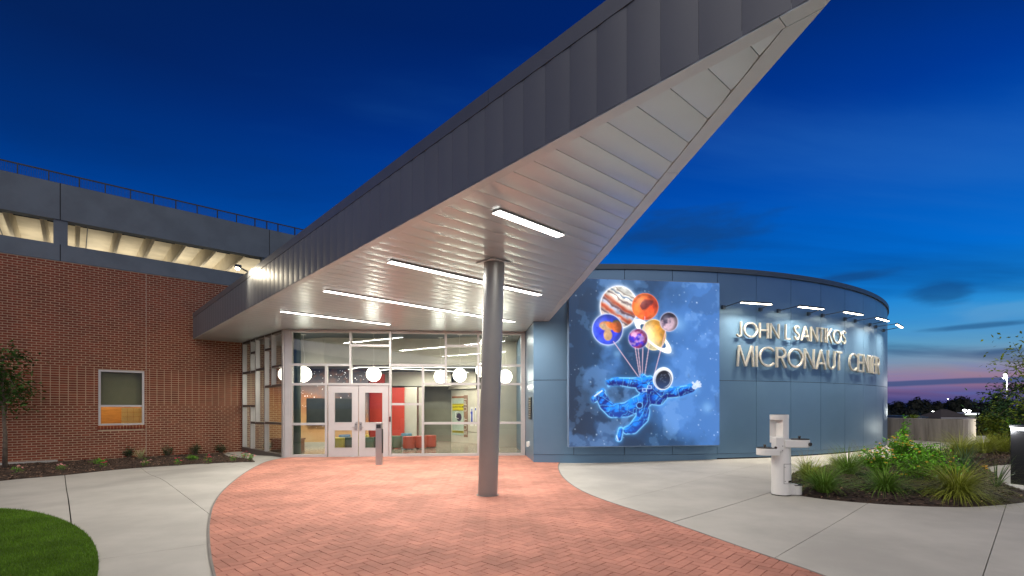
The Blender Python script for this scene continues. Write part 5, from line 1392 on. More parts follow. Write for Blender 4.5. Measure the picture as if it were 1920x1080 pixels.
# stools
def stool(px, py, c, cname, label, r=0.215, h=0.46):
    D = F_PX * CAM_H / (py - HZ); x = (px - 960) / F_PX * D; e = empty('pouf_stool', (x, D, 0), label, 'stool', 'round poufs in the lobby')
    mt = bpy.data.materials.get('vinyl_' + cname) or M('vinyl_' + cname, c, .4, var=.05)
    b = MB(); b.lathe((x, D, 0), [(r * .9, .035), (r, .06), (r, h - .03), (r * .97, h - .005), (r * .9, h), (0, h)], 28); b.build('cushion', mt, e, smooth=R_(40))
    b = MB(); b.lathe((x, D, 0), [(r * 1.004, h - .055), (r * 1.012, h - .048), (r * 1.004, h - .04)], 28); b.build('piping', mt, e, smooth=True)
    for k in range(4):
        a = math.pi / 4 + k * math.pi / 2; b = MB(); b.lathe((x + r * .7 * math.cos(a), D + r * .7 * math.sin(a), 0), [(.018, .003), (.018, .05)], 8); b.build('foot', m_black, e)
RED = (0.40, 0.065, 0.035); GRN = (0.085, 0.15, 0.10); YEL = (0.42, 0.34, 0.06); DKG = (0.05, 0.075, 0.065)
stool(767, 842.5, RED, 'red', 'red round pouf, left of the three red ones'); stool(788, 841.5, RED, 'red', 'red round pouf, middle of the three red ones'); stool(807, 839.5, RED, 'red', 'red round pouf, right of the three red ones')
stool(743, 841, GRN, 'green', 'green round pouf just right of the doors, beside the red poufs'); stool(762, 834, (0.10, 0.22, 0.30), 'blue', 'pouf with a pale blue top behind the red and green poufs')
stool(635, 846, YEL, 'yellow', 'yellow round pouf seen through the left door'); stool(655, 845, DKG, 'dark', 'dark grey green pouf beside the yellow pouf in the left door')
stool(690, 845, GRN, 'green', 'green pouf seen through the right door pane, leftmost there'); stool(707, 844, DKG, 'dark', 'dark pouf seen through the right door beside the steel post')
stool(646, 838, (0.12, 0.2, 0.32), 'slate', 'slate blue pouf behind the yellow pouf')
stool(681, 838.5, YEL, 'yellow', 'yellow pouf further back, behind the meeting stiles of the doors')
# globe pendants
m_globe = EM('globe_opal', (1.0, 0.93, 0.80), 5.5)
gl_l = ['globe pendant seen through the side glass, left of the corner post', 'globe pendant behind the green column', 'globe pendant above the double doors', 'globe pendant right of the doors, left of a close pair', 'globe pendant right of the doors, right of a close pair',
        'globe pendant mostly hidden by the leaning column', 'globe pendant right of the leaning column']
for k, (px, py, D, r) in enumerate(((537, 702, 16.3, .255), (569, 701.5, 16.2, .255), (700.7, 701.7, 15.9, .235), (826, 706, 16.9, .225), (862, 703.4, 16.2, .225), (906, 694, 15.9, .24), (947.5, 706, 16.6, .23))):
    p = at(px, py, D); e = empty('globe_pendant', p, gl_l[k], 'pendant lamp', 'white globe pendants in the lobby')
    b = MB(); b.sphere(p, r, 24, 16); b.build('globe', m_globe, e, smooth=True)
    b = MB(); w = rs_.uniform(.01, .05); b.tube([p + Vector((0, 0, r)), p + Vector((w, 0, r + .3)), p + Vector((-w * .5, 0, r + .7)), Vector((p.x, p.y, 3.9))], .006, 6); b.build('cord', m_white, e)
    b = MB(); b.lathe((p.x, p.y, 3.87), [(0, 0), (.09, 0), (.09, .05)], 16); b.build('ceiling_rose', m_white, e)
    l = bpy.data.lights.new('globe_light', 'POINT'); l.energy = 22; l.shadow_soft_size = r + 0.02; l.color = (1, .90, .74)
    lo = bpy.data.objects.new('globe_light', l); col.objects.link(lo); lo.parent = e; lo.location = (0, 0, 0)
# hide the point light inside the globe from blocking: place below instead
for o in list(bpy.data.objects):
    if o.name.startswith('globe_light'): o.location = (0, 0, -0.30); o.data.shadow_soft_size = 0.10
# ceiling lines inside
m_led2 = EM('lobby_led', (1.0, 0.95, 0.86), 4.5)
def lobby_line(pts, label, z=2.93):
    mid = pts[len(pts) // 2]; e = empty('lobby_linear_light', (mid[0], mid[1], z), label, 'light', 'linear lights on the lobby ceiling')
    for a, b_ in zip(pts[:-1], pts[1:]):
        b = MB(); b.bar((a[0], a[1], z - .006), (b_[0], b_[1], z - .006), .06, .012); b.build('diffuser', m_led2, e)
Dl = lambda py, z=2.93: F_PX * (z - CAM_H) / (HZ - py)
lobby_line([X(634, Dl(697)), X(673, Dl(688.5)), X(775, Dl(688.5) - .02)], 'bent lobby ceiling light above the left door')
lobby_line([X(674, Dl(699.5)), X(740, Dl(691)), X(830, Dl(695)), X(895, Dl(699))], 'long lobby ceiling light running behind the globes above the right door')
lobby_line([X(775, Dl(688.5)), X(893, Dl(689))], 'straight lobby ceiling light right of the doors')
for (x, y, z, p_, sx) in ((-5.2, 17.9, 2.88, 70, 2.0), (-2.9, 19.4, 2.88, 95, 2.2), (-7.5, 17.6, 2.88, 75, 1.4), (-5.0, 15.9, 3.88, 75, 2.6), (-1.9, 16.3, 3.88, 75, 2.2), (-0.6, 17.5, 3.88, 35, 1.0)):
    l = bpy.data.lights.new('lobby_lamp', 'AREA'); l.shape = 'RECTANGLE'; l.size = sx; l.size_y = .25; l.energy = p_; l.color = (1, .93, .80)
    lo = bpy.data.objects.new('lobby_lamp', l); col.objects.link(lo); lo.location = (x, y, z); tag(lo, kind='structure')

# ------------------------------------------------------------------ door button post
pb = G(711, 872); e = empty('push_button_post', pb, 'square stainless steel door button post in front of the right door', 'post'); W_ = 0.155
m2 = MB(); m2.box((pb.x, pb.y, pb.z + .535), (W_, .12, 1.07)); m2.build('post_body', m_steel, e, bevel=.004)
m2 = MB(); m2.box((pb.x, pb.y, pb.z + 1.085), (W_ + .012, .135, .025)); m2.build('cap', m_alum, e, bevel=.004)
m2 = MB(); m2.box((pb.x, pb.y - .065, pb.z + 1.0), (.115, .012, .10)); m2.build('button_plate', m_chrome, e, bevel=.006)
m2 = MB(); m2.box((pb.x + W_ / 2 + .008, pb.y, pb.z + .62), (.014, .09, .62)); m2.build('side_plate', m_black, e)

# ------------------------------------------------------------------ drinking fountain
fb = G(1465, 927.5); D = fb.y; k_ = D / F_PX
fo = empty('drinking_fountain', fb, 'white enamel drinking fountain with two basins, bottle filler and dog bowl', 'drinking fountain')
zf = lambda py: zat(py, D); xf = lambda px: (px - 960) * k_
cx = xf(1464.5); r = 16.4 * k_
zb_ = fb.z; z_sh = zf(818); z_tp = zf(778)
m2 = MB(); m2.lathe((cx, D, 0), [(r, zb_), (r, zf(852)), (r * .995, z_sh - .05)], 40); m2.build('lower_body', m_white, fo, smooth=R_(40))
# upper tower: C-shaped section with the bottle alcove on its left front
ux = xf(1461); ru = 15.8 * k_
a0, a1 = R_(-95), R_(152)    # solid arc (angles measured from +x, front is -90)
m2 = MB(); zz0 = zf(822); zz1 = zf(787)
prof = [(ru, zz0), (ru, zz1)]
m2.lathe((ux, D, 0), [(ru, zz0), (ru, z_tp + .0)], 40, a0=a0, a1=a1)
m2.lathe((ux, D, 0), [(ru, zz1), (ru, z_tp)], 20, a0=a1, a1=R_(265)); m2.lathe((ux, D, 0), [(ru, zf(830)), (ru, zf(818.5))], 20, a0=a1, a1=R_(265))
e0 = (ux + ru * math.cos(a0), D + ru * math.sin(a0)); e1 = (ux + ru * math.cos(a1), D + ru * math.sin(a1)); ctr = (ux - .035, D + .06)
m2.add([(e0[0], e0[1], zf(818.5)), (ctr[0], ctr[1], zf(818.5)), (ctr[0], ctr[1], zz1), (e0[0], e0[1], zz1), (e1[0], e1[1], zf(818.5)), (e1[0], e1[1], zz1)], [(0, 1, 2, 3), (1, 4, 5, 2)])
shelf = [(ux + ru * math.cos(a1 + (R_(265) - a1) * i / 12), D + ru * math.sin(a1 + (R_(265) - a1) * i / 12)) for i in range(13)] + [ctr]
m2.add([(p[0], p[1], zf(818.5)) for p in shelf], [tuple(range(14))]); m2.add([(p[0], p[1], zz1) for p in shelf], [tuple(range(14))])
m2.build('upper_tower', m_white, fo, smooth=R_(35))
m2 = MB(); m2.lathe((ux, D, 0), [(ru * 1.02, z_tp - .06), (ru * 1.02, z_tp + .004), (ru * .9, z_tp + .006)], 40); m2.build('tower_collar', m_white, fo, smooth=R_(35))
m2 = MB(); m2.lathe((ux, D, 0), [(ru * .92, z_tp + .007), (ru * .5, z_tp + .012), (0, z_tp + .012)], 32); m2.build('top_plate', m_chrome, fo, smooth=True)
m2 = MB(); m2.lathe((cx, D, 0), [(r * .99, zf(840)), (ru, zf(822.5)), (ru * .98, zf(822.4))], 40); m2.build('shoulder', m_white, fo, smooth=R_(40))
# front lower-left boss
m2 = MB(); m2.box((xf(1453), D - r * .62, (zf(845) + zf(819)) / 2), (15 * k_, r * .9, zf(819) - zf(845))); m2.build('control_box', m_white, fo, bevel=.012)
for px, py in ((1457.5, 835), (1457.5, 843)): b = MB(); b.tube([(xf(px), D - r * 1.06, zf(py)), (xf(px), D - r * 1.1, zf(py))], .007, 8); b.build('screw', m_chrome, fo)
# basins
def basin(x0, x1, y0, y1, bub, name):
    zt = zf(y0); zb2 = zf(y1); rr_ = 0.135; sgn = 1 if x1 > x0 else -1; xe = xf(x1) - sgn * rr_; yy = D - 0.05
    pts = []
    xs0 = xf(x0); pts.append((xs0, yy + rr_ * .92)); pts.append((xs0, yy - rr_ * .92))
    for i in range(17):
        a = -math.pi / 2 + math.pi * i / 16; pts.append((xe + sgn * rr_ * math.cos(a), yy + rr_ * math.sin(a)))
    if area(pts) < 0: pts = pts[::-1]
    m2 = MB(); m2.prism(pts, zb2, zt, bottom=True); m2.build('basin_arm', m_white, fo, bevel=.012)
    m2 = MB(); m2.lathe((xe - sgn * .02, yy, zt), [(rr_ * .96, .001), (rr_ * .99, .018), (rr_ * .86, .018), (rr_ * .5, .003), (0, .002)], 32, sx=1.15); m2.build('bowl', m_chrome, fo, smooth=R_(50))
    b = MB(); bx_ = xf(bub); b.tube([(bx_, yy, zt), (bx_, yy, zt + .04)], .016, 10); b.tube([(bx_, yy, zt + .035), (bx_ , yy - .005, zt + .062)], .021, 10); b.sphere((bx_ + .01 * sgn, yy, zt + .05), .014, 10, 6); b.build('bubbler', m_chrome, fo, smooth=R_(40))
basin(1462, 1513, 824, 838, 1495.5, 'high'); basin(1452, 1416.5, 840, 852.5, 1431, 'low')
b = MB(); q = Vector((xf(1506.7), D - 0.05 - .11, zf(831.7))); b.tube([q, q + Vector((.010, -.028, 0))], .030, 16); b.build('push_button', m_chrome, fo)
b = MB(); q = Vector((xf(1446.5), D - r * .95, zf(838))); b.tube([q, q + Vector((-.02, -.03, 0))], .022, 16); b.build('push_button', m_chrome, fo)
# curved access panel with a shadow gap, rating plate
a_ = lambda px: math.asin(max(-1, min(1, (xf(px) - cx) / r)))
def body_patch(px0, px1, y0, y1, off, mat, name):
    vs = []; fs = []; n_ = 8
    for i in range(n_ + 1):
        a = a_(px0) + (a_(px1) - a_(px0)) * i / n_
        for z_ in (zf(y1), zf(y0)): vs.append((cx + (r + off) * math.sin(a), D - (r + off) * math.cos(a), z_))
    for i in range(n_): fs.append((2 * i, 2 * i + 2, 2 * i + 3, 2 * i + 1))
    b = MB(); b.add(vs, fs); b.build(name, mat, fo, smooth=True)
body_patch(1460.8, 1479, 868, 905, .0012, M('seam_grey', (.18, .17, .16), .6), 'panel_gap'); body_patch(1461.5, 1478.3, 868.8, 904.2, .004, m_white, 'access_panel')
body_patch(1469, 1477, 899, 903, .006, m_chrome, 'rating_plate')
for px, py in ((1462.6, 874), (1462.9, 900)): b = MB(); aa = a_(px); b.tube([(cx + r * math.sin(aa), D - r * math.cos(aa), zf(py)), (cx + (r + .01) * math.sin(aa), D - (r + .01) * math.cos(aa), zf(py))], .006, 8); b.build('screw', m_chrome, fo)
# dog bowl
bx0 = xf(1491); rb_ = 10 * k_
m2 = MB(); m2.lathe((bx0, D - .02, 0), [(rb_ * .98, zb_ + .012), (rb_, zb_ + .02), (rb_, zf(908))], 28); m2.box(((cx + bx0) / 2, D - .02, zb_ + .1), ((bx0 - cx), rb_ * 1.5, .17)); m2.build('dog_bowl_body', m_white, fo, smooth=R_(40))
m2 = MB(); m2.lathe((bx0, D - .02, zf(908)), [(rb_ * 1.01, -.012), (rb_ * 1.01, .003), (rb_ * .8, .002), (rb_ * .5, -.03), (0, -.035)], 28); m2.build('dog_bowl', m_chrome, fo, smooth=R_(50))
m2 = MB(); m2.lathe((cx, D, zb_), [(r * 1.02, .001), (r * 1.02, .014), (r, .016)], 40); m2.build('base_flange', m_chrome, fo)

# ------------------------------------------------------------------ path light at the right edge
bp2 = G(1914, 908); e = empty('path_light', bp2, 'black square path light with a lit slot under its cap at the right edge', 'path light')
h = zat(797, bp2.y) - bp2.z; w = .23
m_bk = M('black_powder_coat', (0.018, 0.018, 0.02), .35, .3)
m2 = MB(); m2.box((bp2.x + .02, bp2.y, bp2.z + (h - .10) / 2), (w, w, h - .10), rz=R_(22)); m2.build('shaft', m_bk, e, bevel=.004)
m2 = MB(); m2.box((bp2.x + .02, bp2.y, bp2.z + h - .075), (w * .96, w * .96, .045), rz=R_(22)); m2.build('lens', EM('path_lens', (.9, .97, 1), 14), e)
m2 = MB(); m2.box((bp2.x + .02, bp2.y, bp2.z + h - .025), (w + .03, w + .03, .05), rz=R_(22)); m2.build('cap', m_bk, e, bevel=.004)
for dx, dy in ((-.30, .05), (.05, -.32)):
    l = bpy.data.lights.new('path', 'POINT'); l.energy = 12; l.shadow_soft_size = .06; l.color = (.95, .98, 1)
    lo = bpy.data.objects.new('path', l); col.objects.link(lo); lo.parent = e; lo.location = (dx, dy, h - .09)

# ------------------------------------------------------------------ concrete retaining wall
m_cw = M('board_concrete', (0.38, 0.34, 0.29), .9, var=.32, scale=2.2, stretch=(1.6, 1.6, .18), bump=.25, bscale=60, fine=.1)
RA = G(1640, 820.5); RB_ = G(1806, 831); RC = G(1830, 825)
rw_ = empty('retaining_wall', ((RA.x + RB_.x) / 2, (RA.y + RB_.y) / 2, 0), 'waist high board marked concrete wall beyond the round building', 'wall')
d = Vector((RB_.x - RA.x, RB_.y - RA.y)); Lr = d.length; d.normalize(); n_ = Vector((-d.y, d.x)); n_ = n_ if n_.y > 0 else -n_
cutp = [-3.0, 0.9]
def s_px(px):
    m = Matrix(((d.x, -(px - 960)), (d.y, -F_PX))); rr2 = m.inverted() @ (-Vector((RA.x, RA.y))); return rr2[0]
cuts = [-3.2, s_px(1669) - .6, s_px(1740), Lr]
for a, b in zip(cuts[:-1], cuts[1:]):
    p = Vector((RA.x, RA.y)) + d * (a + .006); q = Vector((RA.x, RA.y)) + d * (b - .006 * (b < Lr))
    m2 = MB(); poly = [tuple(p), tuple(q), tuple(q + n_ * .28), tuple(p + n_ * .28)]; poly = poly if area(poly) > 0 else poly[::-1]
    m2.prism(poly, -.15, 1.0, bottom=True); m2.build('wall_section', m_cw, rw_, bevel=.012)
dd = Vector((RC.x - RB_.x, RC.y - RB_.y)).normalized(); p = Vector((RB_.x, RB_.y)) + dd * .004; q = Vector((RB_.x, RB_.y)) + dd * 3.0; nn = Vector((-dd.y, dd.x)); 
m2 = MB(); p = p + dd * 0; poly = [tuple(p + d * .003), tuple(Vector((RC.x, RC.y))), tuple(Vector((RC.x, RC.y)) - d * .28), tuple(p + n_ * .285 + d * .003 - d * .28)]; poly = poly if area(poly) > 0 else poly[::-1]
m2.prism(poly, -.15, .998, bottom=True); m2.build('return_section', m_cw, rw_, bevel=.012)
# lamp that lights the return (low wall light on the path side)
l = bpy.data.lights.new('wall_light', 'SPOT'); l.energy = 140; l.spot_size = R_(100); l.spot_blend = .8; l.shadow_soft_size = .05; l.color = (1, .95, .8)
wl = empty('low_path_lamp', (RC.x + 1.1, RC.y - .6, gz(RC.x, RC.y)), 'small low lamp hidden among the shrubs beside the concrete wall', 'lamp'); wp_ = wl.location
m2 = MB(); m2.box(wp_ + Vector((0, 0, .2)), (.08, .08, .4)); m2.build('stem', m_bk, wl); m2 = MB(); m2.box(wp_ + Vector((-.05, 0, .42)), (.14, .12, .06)); m2.build('head', m_bk, wl)
lo = bpy.data.objects.new('wall_light', l); col.objects.link(lo); lo.parent = wl; lo.location = (-.14, 0, .42); lo.rotation_euler = Vector((-1, .3, .15)).to_track_quat('-Z', 'Y').to_euler()
# ------------------------------------------------------------------ planting
rv = random.Random(77)
def leaf_mat(name, c, rough=.55, t=.3, trans=.25):
    m = M(name, c, rough, var=.22, scale=2.0, tint=t, spec=.15)
    b = m.node_tree.nodes['Principled BSDF']; b.inputs['Transmission Weight'].default_value = 0.0; b.inputs['Subsurface Weight'].default_value = 0
    return m
m_grassA = leaf_mat('feather_grass', (0.27, 0.31, 0.04), t=.45); m_grassB = leaf_mat('green_grass', (0.16, 0.30, 0.04), t=.4); m_straw = leaf_mat('straw_blades', (0.22, 0.17, 0.07), t=.3)
m_yucca = leaf_mat('strap_leaf', (0.085, 0.15, 0.055), t=.3); m_leafg = leaf_mat('bright_leaf', (0.13, 0.36, 0.02), t=.4); m_leafd = leaf_mat('dark_leaf', (0.022, 0.062, 0.016), t=.45)
m_tree = leaf_mat('tree_leaf', (0.035, 0.085, 0.015), t=.5); m_tree2 = leaf_mat('tree_leaf_painted_lit', (0.17, 0.24, 0.022), t=.4); m_far = leaf_mat('far_foliage', (0.004, 0.007, 0.005), t=.5)  # m_tree2: lamplight on leaves put into a brighter yellow green
m_yf = M('petal_yellow', (0.75, 0.42, 0.02), .5, var=.15); m_pf = M('petal_pink', (0.70, 0.30, 0.30), .5, var=.2); m_rf = M('petal_magenta', (0.50, 0.02, 0.08), .5, var=.2)
m_var = leaf_mat('variegated_leaf', (0.34, 0.34, 0.16), t=.3)

def mulch(poly, name, n, seed, hgt=.05):
    r = random.Random(seed)
    def edge_d(x, y):
        return min(math.hypot(x - p[0], y - p[1]) for p in poly)
    def zf_(x, y):
        k = ss(edge_d(x, y) / .5); return gz(x, y) + .008 + hgt * k + (.012 * math.sin(x * 9.1 + y * 3.3) * math.sin(y * 7.7 - x * 2.1)) * k
    q = sheet(poly, zf_, 0.16, .02); o = q.build(name, m_mulch, smooth=True); tag(o, kind='stuff')
    b = MB(); xs = [p[0] for p in poly]; ys = [p[1] for p in poly]; c = 0; tries = 0
    while c < n and tries < n * 12:
        tries += 1; x = r.uniform(min(xs), max(xs)); y = r.uniform(min(ys), max(ys))
        if abs(x / max(y, .1)) > 1.12 or not inside(poly, x, y): continue
        z = zf_(x, y) + r.uniform(.002, .016); L = r.uniform(.012, .04); w = r.uniform(.004, .011); a = r.uniform(0, math.pi); tl = r.uniform(-.5, .5)
        dx, dy = math.cos(a) * L, math.sin(a) * L; nx, ny = -math.sin(a) * w, math.cos(a) * w; dz = tl * L * .8
        t = r.random() ** 2.2 * .98 + .01
        if r.random() < .06: t = 3.4
        b.add([(x - dx - nx, y - dy - ny, z - dz), (x + dx - nx, y + dy - ny, z + dz), (x + dx + nx, y + dy + ny, z + dz + .004), (x - dx + nx, y - dy + ny, z - dz + .004)], [(0, 1, 2, 3)], t); c += 1
    tag(b.build(name + '_chips', m_mulch), kind='stuff'); return zf_
zL = mulch(BED_L, 'mulch', 15000, 2, .02); zR = mulch(BED_R, 'mulch', 26000, 3, .07)

def blade(b, root, az, lean, L, w, seg=4, droop=1.0, t=.5):
    """curved grass blade made of quads narrowing to a tip"""
    p = Vector(root); el = math.pi / 2 - lean; side = Vector((-math.sin(az), math.cos(az), 0)); vs = []; fs = []
    for i in range(seg + 1):
        u = i / seg; ww = w * (1 - u) ** .7 if i < seg else 0
        vs += [tuple(p - side * ww), tuple(p + side * ww)]
        p = p + Vector((math.cos(az) * math.cos(el), math.sin(az) * math.cos(el), math.sin(el))) * (L / seg); el -= droop / seg
    for i in range(seg): fs.append((2 * i, 2 * i + 1, 2 * i + 3, 2 * i + 2))
    b.add(vs, fs, t)
def clump(px, py, label, R=.55, H=.45, n=420, mat=None, grp='ornamental grass clumps in the right bed', zf=zR, wisps=14, flop=1.3, pos=None, lk=1.25):
    R *= .98; H *= .78; n = int(n * 1.15); flop *= 1.15
    g = pos or G(px, py, .03); z = zf(g.x, g.y) - .01
    e = empty('grass_clump', (g.x, g.y, z), label, 'grass clump', grp); b = MB()
    for k in range(n):
        az = rv.uniform(0, 2 * math.pi); rr2 = rv.uniform(0, .10); lean = rv.uniform(.05, .75) * lk + (lk - 1) * .25; L = rv.uniform(.55, 1.15) * math.hypot(R, H) * .95
        blade(b, (g.x + rr2 * math.cos(az), g.y + rr2 * math.sin(az), z), az + rv.uniform(-.3, .3), lean, L, rv.uniform(.0022, .0045), 4, rv.uniform(.6, 1.2) * flop, rv.uniform(.05, .98))
    b.build('blades', mat or m_grassA, e)
    b = MB()
    for k in range(n // 9):
        az = rv.uniform(0, 2 * math.pi); blade(b, (g.x + .05 * math.cos(az), g.y + .05 * math.sin(az), z), az, rv.uniform(.5, 1.1), rv.uniform(.3, .6) * R * 1.1, .002, 3, 1.3, rv.uniform(.2, .9))
    b.build('dry_blades', m_straw, e)
    if wisps:
        b = MB()
        for k in range(wisps):
            az = rv.uniform(0, 2 * math.pi); blade(b, (g.x + .05 * math.cos(az), g.y + .05 * math.sin(az), z), az, rv.uniform(.1, .5), rv.uniform(1.0, 1.5) * H * 1.5, .0015, 5, .7, rv.uniform(.2, .9))
        b.build('seed_stalks', m_straw, e)
    return e
clump(1545, 925, 'green grass clump at the front left of the right bed, beside the dog bowl', .62, .52, 620, m_grassB)
clump(1518, 905, 'yellow tipped grass clump spilling over beside the fountain', .55, .45, 420, m_grassA)
clump(1590, 893, 'tall arching grass clump behind the front left one', .75, .55, 620, m_grassB)
clump(1660, 925, 'bluish green grass clump at the front middle of the right bed', .70, .45, 560, m_grassB, flop=1.3, lk=1.5)
clump(1795, 932, 'widest grass clump, sprawling at the front right of the bed', 1.0, .42, 980, m_grassA, flop=1.35, lk=1.75)
clump(1512, 888, 'thin wispy grass clump close behind the dog bowl', .45, .5, 130, m_grassB, wisps=34)
clump(1570, 878, 'wispy grass clump against the pale paving, behind the tall arching one', .45, .45, 200, m_grassA, wisps=34)
clump(1618, 876, 'grass clump with seed stalks left of yellow flowers', .5, .5, 260, m_grassB, wisps=40)
clump(1800, 862, 'large pale feather grass mound at the back right of the bed', .9, .62, 900, m_grassA)
clump(1845, 852, 'feather grass mound under the lit shrub', .85, .60, 800, m_grassA)
clump(1760, 868, 'small feather grass clump left of the big mounds', .55, .45, 360, m_grassA)
clump(1880, 850, 'feather grass mound partly behind the path light', .8, .55, 600, m_grassA)
clump(1720, 880, 'wispy grass tuft between the flower bushes and the paving', .4, .55, 120, m_grassB, wisps=40)
clump(1960, 858, 'feather grass mound right of the path light', .8, .55, 400, m_grassA)
def spiky(px, py, label, n=26, L=.55, w=.011, mat=None, zf=zR, grp='strap leaved plants in the right bed', lean=.75):
    g = G(px, py, .03); z = zf(g.x, g.y) - .01; e = empty('strap_leaved_plant', (g.x, g.y, z), label, 'plant', grp)
    for k in range(n):
        b = MB(); az = rv.uniform(0, 2 * math.pi); r0 = rv.uniform(0, .04)
        blade(b, (g.x + r0 * math.cos(az), g.y + r0 * math.sin(az), z), az, rv.uniform(.05, lean), rv.uniform(.6, 1.15) * L, w * rv.uniform(.7, 1.2), 5, rv.uniform(.1, .6), rv.uniform(.2, .9)); b.build('strap_leaf', mat or m_yucca, e)
    return e
spiky(1868, 918, 'sparse upright strap leaved plant left of the path light', 18, .62, .013)
spiky(1793, 905, 'tall strap leaved plant rising from the middle of the sprawling grass', 30, .80, .010, lean=.4)
spiky(1815, 893, 'strap leaved plant behind the sprawling grass, right of the tall one', 26, .72, .011, lean=.5)
spiky(1765, 878, 'strap leaved plant at the back of the bed against the paving', 22, .65, .010)
spiky(265, 860, 'pale variegated spiky plant under the control joint of the brick wall', 44, .42, .014, m_var, zL, None, lean=1.0)

def leafq(b, c, n_, size, t, r=rv):
    u = n_.orthogonal().normalized(); a = r.uniform(0, 6.28); v = n_.cross(u); u, v = u * math.cos(a) + v * math.sin(a), v * math.cos(a) - u * math.sin(a)
    b.add([c - u * size, c - v * size * .42 + n_ * size * .10, c + u * size * 1.1, c + v * size * .42 + n_ * size * .10], [(0, 1, 2, 3)], t)
def leafy(name, px, py, label, cat, size, stems, leaves, lmat, leaf=.03, grp=None, zf=zR, flowers=0, fmat=None, pos=None, H=None, tall=1.0):
    g = pos or G(px, py, .02); z = zf(g.x, g.y) - .01; e = empty(name, (g.x, g.y, z), label, cat, grp); st = MB(); lf = MB(); fl_ = MB(); H = H or size
    tips = []
    for k in range(stems):
        az = rv.uniform(0, 6.28); sp = rv.uniform(.1, 1) ** .7 * size; top = Vector((g.x + sp * math.cos(az), g.y + sp * math.sin(az), z + H * rv.uniform(.55, 1.1) * (1.25 - .5 * sp / size)))
        base = Vector((g.x + rv.uniform(-.05, .05), g.y + rv.uniform(-.05, .05), z)); mid = (base + top) / 2 + Vector((rv.uniform(-.04, .04), rv.uniform(-.04, .04), .04)); st.tube([base, mid, top], [.005, .004, .002], 4, cap=False)
        tips.append(top)
        for j in range(leaves):
            u = rv.uniform(.25, 1.05); p = base.lerp(mid, u * 2) if u < .5 else mid.lerp(top, u * 2 - 1); p = p + Vector((rv.gauss(0, .03), rv.gauss(0, .03), rv.gauss(0, .02))) * (1 + size)
            leafq(lf, p, Vector((rv.gauss(0, .7), rv.gauss(0, .7), 1)).normalized(), leaf * rv.uniform(.6, 1.3), rv.uniform(.05, .98))
    for k in range(flowers):
        p = rv.choice(tips) + Vector((rv.gauss(0, .03), rv.gauss(0, .03), rv.uniform(0, .04)))
        for j in range(5):
            a = j * 1.257 + k; n_ = Vector((math.cos(a) * .6, math.sin(a) * .6, .8)).normalized(); leafq(fl_, p + Vector((math.cos(a), math.sin(a), 0)) * .016, n_, .024, .5)
    st.build('stems', m_bark, e); lf.build('leaves', lmat, e)
    if flowers: fl_.build('flowers', fmat, e)['kind'] = 'stuff'
    return e
gb = 'leafy green bushes in the right bed'
leafy('flowering_bush', 1650, 898, 'bright green bush with a cluster of yellow flowers, left one of the bed', 'bush', .34, 60, 26, m_leafg, .032, gb, flowers=34, fmat=m_yf, H=.52)
leafy('flowering_bush', 1688, 880, 'tallest leafy bush with orange yellow flowers and one stem rising above the rest', 'bush', .42, 70, 28, m_leafg, .036, gb, flowers=50, fmat=m_yf, H=.66)
leafy('tall_leafy_plant', 1697, 876, 'single upright leafy stem standing above the yellow flowers', 'plant', .10, 9, 42, m_leafg, .040, None, H=1.15)
leafy('leafy_bush', 1745, 905, 'broad fresh green bush in the middle of the right bed', 'bush', .55, 90, 30, m_leafg, .032, gb, flowers=8, fmat=m_yf, H=.50)
leafy('leafy_bush', 1735, 880, 'darker green bush behind the broad middle one', 'bush', .5, 70, 26, m_leafg, .032, gb, H=.50)
leafy('leafy_bush', 1715, 903, 'low green bush between the two flowering ones', 'bush', .28, 40, 22, m_leafg, .028, gb, flowers=0, H=.30)
leafy('low_flower_plant', 1690, 902, 'tiny plant with yellow petals on bare mulch in the middle of the bed', 'plant', .10, 8, 3, m_leafg, .018, None, flowers=7, fmat=m_yf, H=.10)
leafy('low_flower_plant', 1845, 886, 'tiny yellow flowered plant on mulch left of the concrete slab', 'plant', .08, 6, 3, m_leafg, .018, None, flowers=4, fmat=m_yf, H=.12)
leafy('lit_shrub', 1866, 838, 'upright lime green shrub beyond the grasses, lamplight put into its leaf colour', 'shrub', .48, 90, 34, m_tree2, .05, None, H=1.25)
leafy('dark_shrub', 1895, 836, 'darker shrub beside the lime green one, behind the path light', 'shrub', .6, 90, 30, m_leafg, .05, None, H=1.0)
# left bed: shrubs along the wall
for k, (px, py, s_, lb) in enumerate(((167, 861, .17, 'small dark shrub against the brick wall, left of the window'), (243, 859, .19, 'small dark shrub partly behind the pale spiky plant'), (315, 857, .17, 'small dark shrub right of the pale spiky plant'),
                                    (366, 853, .20, 'small dark shrub on the wall, second from the glass corner'), (414, 850, .19, 'small dark shrub nearest to the glass corner'))):
    leafy('small_shrub', px, py, lb, 'shrub', s_, 30, 16, m_leafd, .022, 'small shrubs along the brick wall', zL, H=.34)
fl_sp = ((31, 889, 'pink', 'pale pink flowering plant nearest the young tree'), (116, 884, 'pink', 'pink flowering plant below left of the window'), (192, 877, 'mag', 'magenta flowering plant under the window'), (273, 874, 'pink', 'pink flowering plant in front of the pale spiky plant'),
         (333, 872, 'mag', 'magenta flowering plant near the middle of the bed edge'), (389, 869, 'mag', 'small red flowering plant at the bed edge below the shrubs'), (437, 866, 'pink', 'pale pink flowering plant close to the bed tip'), (459, 861.5, 'mag', 'red flowering plant beside the glass kerb'), (471, 864, 'pink', 'pale flower at the very tip of the left bed'), (361, 864, 'leaf', ''), (186, 871, 'leaf2', ''))
